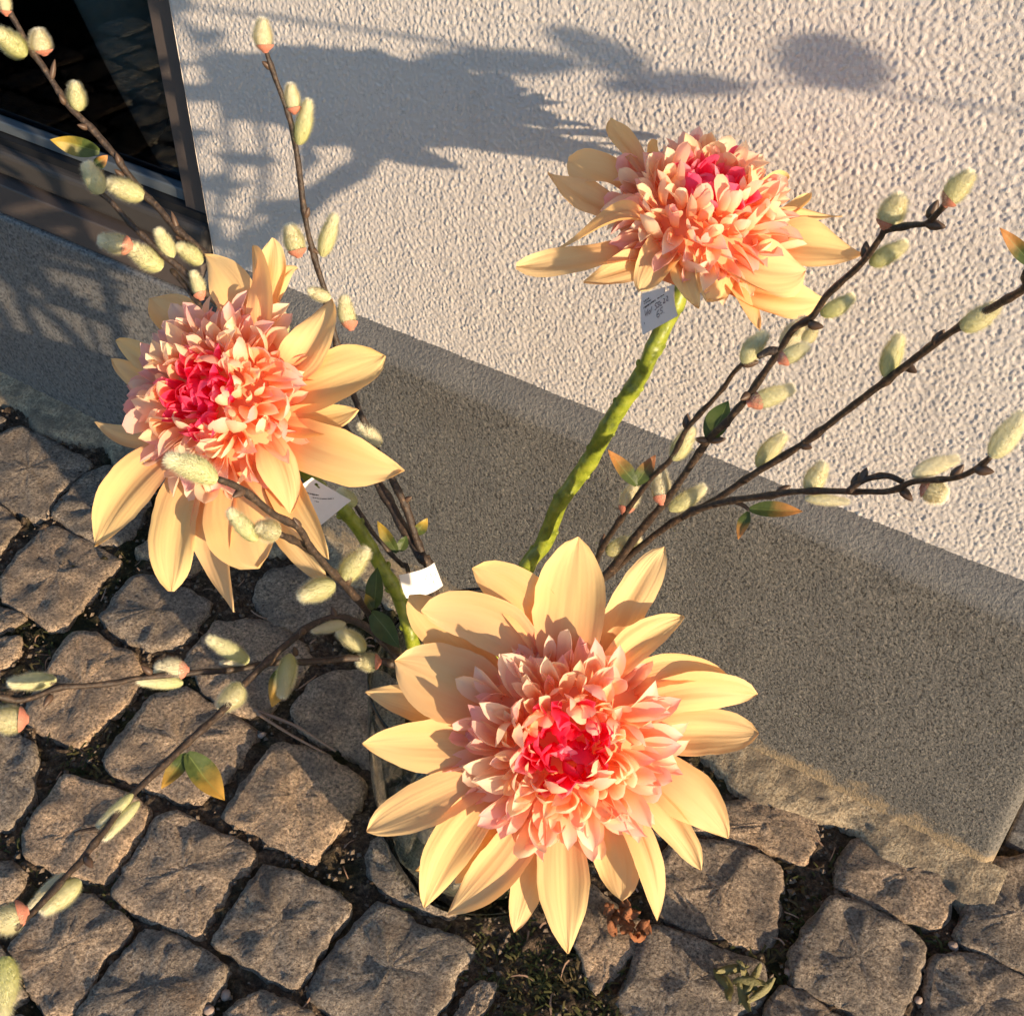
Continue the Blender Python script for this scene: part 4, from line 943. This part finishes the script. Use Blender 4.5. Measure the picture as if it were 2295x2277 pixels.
FLAB = ['peach flower with hot pink heart drooping forward over the vase rim', 'peach flower with hot pink heart leaning towards the dark window', 'peach flower with hot pink heart raised against the pale roughcast wall']
for fi, fd in enumerate(FLOWERS):
    root = empty('artificial_flower', fd['center'], FLAB[fi], 'flower', 'large peach flowers in the vase')
    u, v, n = (Vector(fd[k]) for k in 'uvn')
    R3 = Matrix((u, v, n)).transposed()
    root.rotation_mode = 'QUATERNION'; root.rotation_quaternion = R3.to_quaternion()
    c = Vector(fd['center']); Ri = R3.transposed(); rf = fd['ruff']
    for k, p in enumerate(fd['petals']):
        o = link('petal', petal_mesh(p, k + fi * 31), root)
        g = 1 - .06 * rng.random(); r2 = 1 - .05 * rng.random(); o.color = (r2, g * r2, (.92 + .12 * rng.random()) * r2, 1)
    # core dome
    Hd = rf * (.50, .56, .62)[fi]
    V, F = lathe([(rf * .80 * math.cos(a), Hd * .62 * math.sin(a) - .006) for a in np.linspace(-.3, 1.52, 9)], 24)
    link('core', mesh('core', V, F, M['core']), root)
    N = 292
    for i in range(N):
        rho = math.sqrt((i + .5) / N); th = i * 2.399963 + (rng.random() - .5) * .35
        rho_j = min(1, max(0, rho + (rng.random() - .5) * .05))
        er = Vector((math.cos(th), math.sin(th), 0)); nz = Vector((0, 0, 1))
        if rho < .45:
            q = rho / .45; phi = -6 + 46 * q; L = .015 + .004 * q; me = HRT[rng.randrange(4)]; col = rng.choice((((.95, .04, .13), (.95, .09, .20), (.96, .36, .44), (.94, .03, .10)), ((.93, .07, .20), (.94, .14, .28), (.95, .30, .42), (.92, .05, .17)), ((.94, .14, .27), (.95, .24, .36), (.96, .45, .52), (.93, .10, .23)))[fi])
            r0 = rf * .74 * rho_j; z0 = Hd * (.49 + .12 * q)
            if q > .86 and rng.random() < .5: me = IN[rng.randrange(4)]; col = (.92, .50, .40); L = .020
        elif rho < .70:
            q = (rho - .45) / .25; phi = 16 + 34 * q; L = .021; me = (IN if rng.random() < .7 else OUT)[rng.randrange(4)]; col = rng.choice(((.97, .74, .46), (.97, .82, .58), (.97, .70, .48), (.97, .62, .48)))
            r0 = rf * .74 * rho_j; z0 = Hd * (.66 - .30 * q)
        else:
            q = (rho - .70) / .30; phi = 48 + 40 * q; L = .025; me = (OUT if rng.random() < .7 else IN)[rng.randrange(4)]; col = rng.choice(((.96, .57, .52), (.97, .66, .57), (.97, .78, .62), (.95, .50, .47), (.97, .82, .60)))
            r0 = rf * .72 * rho_j * .95; z0 = Hd * (.34 - .42 * q)
        phi = math.radians(phi + 4 + (rng.random() - .5) * 38)
        tw = (rng.random() - .5) * .9
        er2 = (er + Vector((-er.y, er.x, 0)) * tw).normalized()
        a = nz * math.cos(phi) + er2 * math.sin(phi)
        inn = (nz * math.sin(phi) - er2 * math.cos(phi)).normalized()
        X3 = inn.cross(a); spin = Matrix.Rotation((rng.random() - .5) * 1.7, 3, a)
        Rm = spin @ Matrix((X3, inn, a)).transposed()
        Ls = L * (.72 + .62 * rng.random()) * rf / .0655
        o = link('floret', me, root)
        o.matrix_local = Matrix.Translation(er * r0 + nz * z0) @ Rm.to_4x4() @ Matrix.Scale(Ls, 4)
        o.color = col + (1,)
    st = [Vector(p) for p in fd['stem']]
    st[0] = c - n * .004; st.insert(1, c - n * .028)
    if fi == 0: st = [c - n * .004, c - n * .03, Vector((-.262, .452, .325)), Vector((-.300, .478, .290)), Vector((-.335, .500, .235)), Vector((-.352, .512, .12)), Vector((-.36, .515, .03))]
    else: st[-1] = Vector((-.385 if fi == 1 else -.35, .50 if fi == 1 else .52, .03))
    loc = [Ri @ (p - c) for p in st]
    V, F = tube(loc, fd['stem_r'], fd['stem_r'] * 1.12, 12, 7, .22, .14, fi + 2)
    so = link('stem', mesh('stem', V, F, M['stem']), root)
    V, F = lathe([(.0055, -.03), (.012, -.022), (.024, -.014), (.03, -.008), (.02, -.004)], 20)
    link('calyx', mesh('calyx', V, F, M['stem']), root)
    # small leaf scars along the stem
    CC = catmull(loc, 7)
    for k in range(8, len(CC) - 10, 5):
        q = CC[k]; T = (CC[k + 1] - CC[k - 1]).normalized(); sd = T.cross(Ri @ (Vector((0, 0, 1)) - c)).normalized() * (1 if k % 2 else -1)
        V, F = tube([q + sd * .003, q + sd * .0052 + T * -.001, q + sd * .0058 - T * .003], .0030, .0014, 7, 3, .2, seed=k)
        link('leaf_scar', mesh('leaf_scar', V, F, M['stem']), so)

# ------------------------------------------------------------------ pussy willow
def catkin_mesh(k):
    V, F, UV = [], [], []
    nr, ns = 9, 12; r_ = random.Random(k + 90)
    bend = .10 * math.sin(k * 2.2)
    prof = lambda z: .5 * max(0.0, math.sin(math.pi * (.02 + .96 * z) ** .85)) ** .62
    cen = lambda z: bend * math.sin(math.pi * z)
    for i in range(nr + 1):
        z = i / nr
        for j in range(ns):
            a = 2 * math.pi * j / ns; V.append((prof(z) * .9 * math.cos(a) + cen(z), prof(z) * .9 * math.sin(a), z)); UV.append((.25, z))
    for i in range(nr):
        for j in range(ns):
            a, b = i * ns + j, i * ns + (j + 1) % ns; F.append((a, b, b + ns, a + ns))
    for q in range(6000):
        z = r_.random() ** .9; a = r_.random() * 6.2832; r = prof(z) * .88
        hz_ = .02 + .08 * r_.random(); hr = .06 + .24 * r_.random() ** 1.8
        a2 = a + (r_.random() - .5) * .5; w = .0125
        b = len(V); e = Vector((math.cos(a), math.sin(a), 0)); tt = Vector((-e.y, e.x, 0)); bx = Vector((cen(z), 0, 0))
        rt = bx + e * r + Vector((0, 0, z))
        ex = .05 if z > .8 else 0
        V += [rt + tt * w, rt - tt * w, bx + Vector((math.cos(a2), math.sin(a2), 0)) * (r + hr) + Vector((0, 0, z + hz_ + ex))]
        UV += [(.45, z), (.45, z), (1, z)]; F.append((b, b + 1, b + 2))
    return mesh('catkin', V, F, M['catkin'], True, UV)
CAT = [catkin_mesh(k) for k in range(4)]
V, F = [], []
for i in range(7):
    z = -.06 + .36 * i / 6
    for j in range(9):
        a = -1.5 + 3.0 * j / 8; r = .5 * max(0.0, math.sin(math.pi * (.03 + .96 * max(0, z + .02)) ** .85)) ** .62 * 1.02 + .01
        zz = z * (1 - .35 * (abs(a) / 1.5) ** 2) if z > 0 else z
        V.append((r * math.cos(a), r * math.sin(a), zz))
for i in range(6):
    for j in range(8): a = i * 9 + j; F.append((a, a + 1, a + 10, a + 9))
SCL = mesh('bud_scale', V, F, M['scale'])
V, F = lathe([(.01, -.1), (.30, .0), (.42, .25), (.36, .55), (.18, .85), (.01, 1.0)], 8)
BUD = mesh('bud', V, F, M['bud'])

def leaf_mesh(k):
    nu, nv = 8, 12; V, F, UV = [], [], []
    for i in range(nv + 1):
        s = i / nv; hw = max(.01, .5 * math.sin(math.pi * min(1, .04 + .96 * s) ** .85) ** .9)
        for j in range(nu + 1):
            w = j / nu * 2 - 1
            V.append((w * hw * .92, .30 * hw * abs(w) + .10 * math.sin(3 * s + k) * (1 if k % 2 else -1) + .03 * math.sin(9 * s + 2 * w), s)); UV.append((j / nu, s))
    for i in range(nv):
        for j in range(nu): a = i * (nu + 1) + j; F.append((a, a + 1, a + nu + 2, a + nu + 1))
    return mesh('leaf', V, F, M['leaf'], True, UV)
LEAF = [leaf_mesh(k) for k in range(4)]
TIP = [(.46, .31, .05), (.52, .22, .06), (.05, .085, .02), (.50, .28, .05), (.30, .12, .05)]

def frame(b, tip, w, off, spin=0.0, face=None):
    z = (Vector(tip) - Vector(b)); L = z.length; z.normalize()
    ref = face if face is not None else Vector((0, 0, 1)) - Vector(b)
    y = (ref - z * ref.dot(z)).normalized(); x = y.cross(z)
    Rm = Matrix((x, y, z)).transposed() @ Matrix.Rotation(spin, 3, 'Z')
    return Matrix.Translation(Vector(b) - off) @ Rm.to_4x4() @ Matrix.Diagonal((w, w, L, 1))

for bi, (label, stems, cats, leaves, buds) in enumerate(BRANCHES):
    main = [Vector(p) for p in stems[0][0]]
    dv = main[0] - VC; foot = Vector((VC.x - dv.x * .5, VC.y - dv.y * .5, .035))
    root = empty('willow_branch', foot, label, 'willow branch', 'pussy willow branches in the vase')
    for si, (pts, r0, r1) in enumerate(stems):
        pts = [Vector(p) for p in pts]
        if math.hypot(pts[0].x - VC.x, pts[0].y - VC.y) < .09 and pts[0].z < .36:
            f2 = foot + Vector((.012 * si, -.01 * si, 0)); dz = pts[0]
            mid = Vector((VC.x + (dz.x - VC.x) * .72, VC.y + (dz.y - VC.y) * .72, .20))
            pts = [f2, mid] + pts
        V, F = tube(pts, r0 * 1.1, r1, 8, 6, .38, .30, bi * 5 + si, foot, .8)
        link('stem' if si == 0 else 'side_twig', mesh('stem', V, F, M['bark']), root)
    for ci, (b, tip, w, sc, ti) in enumerate(cats):
        o = link('catkin', CAT[(ci + bi) % 4], root)
        o.matrix_local = frame(b, tip, w * .88, foot, (ci * 1.9) % 6.28)
        o.color = (ti, .5, .5, 1)
        if sc:
            s_ = link('bud_scale', SCL, o); s_.matrix_local = Matrix.Rotation(math.pi / 2 - (ci * 1.9) % 6.28 + (rng.random() - .5) * .9, 4, 'Z')
    for li, (b, tip, w, kd) in enumerate(leaves):
        o = link('leaf', LEAF[(li + bi) % 4], root)
        o.matrix_local = frame(b, tip, w * 1.05, foot, (-.35, .3, .1)[li % 3]); o.color = TIP[kd] + (1,)
    for b, tip in buds:
        L = (Vector(tip) - Vector(b)).length
        o = link('bud', BUD, root); o.matrix_local = frame(b, Vector(b) + (Vector(tip) - Vector(b)).normalized() * max(L, .009), .0062, foot)

# ------------------------------------------------------------------ price tags
TL = ['white price tag with handwriting hanging below the flower by the wall', 'white punched price tag hanging behind the flower by the window', 'blank white price tag standing at the vase rim']
for ti, td in enumerate(TAGS):
    q = [Vector(p) for p in td['corners']]; o0 = q[0]
    e1, e2 = q[1] - q[0], q[3] - q[0]; nn = e1.cross(e2).normalized()
    if nn.dot(Vector((0, 0, 1)) - o0) < 0: nn = -nn
    root = empty('price_tag', o0, TL[ti], 'price tag', 'price tags on the flowers')
    def on(a, b, h=0.0):
        p = (q[0] * (1 - a) + q[1] * a) * (1 - b) + (q[3] * (1 - a) + q[2] * a) * b
        return p - o0 + nn * (h + (.006 * math.sin(math.pi * a) if ti == 2 else .0015 * math.sin(math.pi * b)))
    V, F = [], []; nu = 14; nv = 14; ha, hb = td['hole']
    for s in (0, 1):
        for i in range(nv + 1):
            for j in range(nu + 1): V.append(on(j / nu, i / nv, -.0005 * s))
    m = (nu + 1) * (nv + 1)
    for i in range(nv):
        for j in range(nu):
            if ((j + .5) / nu - ha) ** 2 + ((i + .5) / nv - hb) ** 2 < .075 ** 2 and ti < 2: continue
            a = i * (nu + 1) + j; F += [(a, a + 1, a + nu + 2, a + nu + 1), (m + a + nu + 1, m + a + nu + 2, m + a + 1, m + a)]
    link('card', mesh('card', V, F, M['card']), root)
    for k, (ln, th) in enumerate(td['lines']):
        (a0, b0), (a1, b1) = ln[0], ln[-1]; V, F = [], []; s = 0.0
        L = math.hypot(a1 - a0, b1 - b0); dx, dy = (a1 - a0) / L, (b1 - b0) / L
        while s < L - .02:
            w = rng.uniform(.012, .03); hgt = th * rng.uniform(.6, 1.0); b = len(V)
            for aa, bb in ((s, -.5), (s + w, -.5), (s + w, .5), (s, .5)): V.append(on(a0 + dx * aa - dy * bb * hgt, b0 + dy * aa + dx * bb * hgt, .00035))
            F.append((b, b + 1, b + 2, b + 3)); s += w + rng.choice((.004, .006, .02))
        link('printed_line', mesh('printed_line', V, F, M['ink'], False), root)
    V, F = [], []
    for st in td['strokes']:
        P_ = [on(a, b, .0004) for a, b in st]
        C_ = catmull(P_, 5); b = len(V)
        for k, p in enumerate(C_):
            T = (C_[min(k + 1, len(C_) - 1)] - C_[max(k - 1, 0)]).normalized(); sd = nn.cross(T).normalized() * .00022 * (1.0 if ti == 0 else .7)
            V += [p + sd, p - sd]
        for k in range(len(C_) - 1): F.append((b + 2 * k, b + 2 * k + 1, b + 2 * k + 3, b + 2 * k + 2))
    if V: link('handwriting', mesh('handwriting', V, F, M['biro'], False), root)

# ------------------------------------------------------------------ litter on the setts
tw = empty('dry_twig', (-.647, .515, .006), 'thin split dry stick lying in the joint between the setts', 'stick')
b0 = Vector(tw.location)
for k, (p, q, r0) in enumerate((((-.647, .515, .007), (-.545, .521, .008), .0022), ((-.640, .512, .010), (-.556, .514, .006), .0018))):
    p, q = Vector(p), Vector(q); V, F = tube([p, p.lerp(q, .5) + Vector((0, .003 * (1 - 2 * k), .003)), q], r0, r0 * .6, 6, 6, .4, .1, k, b0); link('splint', mesh('splint', V, F, M['straw']), tw)

def crumple(name, loc, n, spread, size, mat, seed, label, cat, long=1.0, part='leaf_scrap', wide=.34):
    r_ = random.Random(seed); root = empty(name, loc, label, cat)
    for k in range(n):
        a = r_.random() * 6.28; rad = spread * math.sqrt(r_.random())
        c = Vector((rad * math.cos(a), rad * math.sin(a) * .7, .006 + r_.random() * .010)); yaw = r_.random() * 6.28
        ux = Vector((math.cos(yaw), math.sin(yaw), (r_.random() - .3) * .9)).normalized(); uy = ux.cross(Vector((r_.random() - .5, r_.random() - .5, 1))).normalized(); un = ux.cross(uy)
        V, F = [], []; m_, w_ = 7, 4
        for i in range(m_ + 1):
            s = i / m_; hw = math.sin(math.pi * (.06 + .88 * s)) ** .8
            for j in range(w_ + 1):
                w = j / w_ * 2 - 1
                q = c + ux * (s - .5) * size * long + uy * w * hw * size * wide
                q = q + un * (size * .22 * math.sin(4 * s + k) + size * .25 * noise.noise(Vector((s * 3, w * 2, k + seed))) + .2 * size * w * w)
                V.append(q)
        for i in range(m_):
            for j in range(w_): b = i * (w_ + 1) + j; F.append((b, b + 1, b + w_ + 2, b + w_ + 1))
        link(part, mesh(part, V, F, mat), root)
crumple('leaf_litter', (-.216, .521, .002), 30, .022, .013, M['brownleaf'], 3, 'crumpled reddish brown leaf scraps beside the vase', 'leaf litter')
crumple('leaf_litter', (-.222, .397, .0), 3, .006, .020, M['brownleaf'], 5, 'single small orange brown leaf scrap in the moss', 'leaf litter')
crumple('wilted_weed', (-.106, .522, .004), 9, .020, .020, M['wilt'], 8, 'wilted yellow green weed flattened on the setts', 'weed', 1.5, 'weed_leaf', .2)
for k, (x, y, s, lab) in enumerate([(.035, .668, .0052, 'smooth pale pink pebble in the dark joint'), (.026, .604, .0042, 'small yellowish pebble in a mossy joint'), (-.077, .565, .0040, 'tiny tan pebble beside the wilted weed'), (-.626, .501, .0042, 'small white pebble beside the dry stick'), (-.466, .279, .0052, 'reddish brown pebble in the wide sandy joint'), (-.468, .262, .0055, 'dark brown pebble in the wide sandy joint'), (-.448, .290, .0034, 'tiny grey white pebble in the wide sandy joint')]):
    o = link('pebble', peb[k % 4]); o.location = (x, y, -.006 + s * .5); o.scale = (s, s, s); o.rotation_euler = (0, 0, k * 1.3); tag(o, lab, 'pebble')
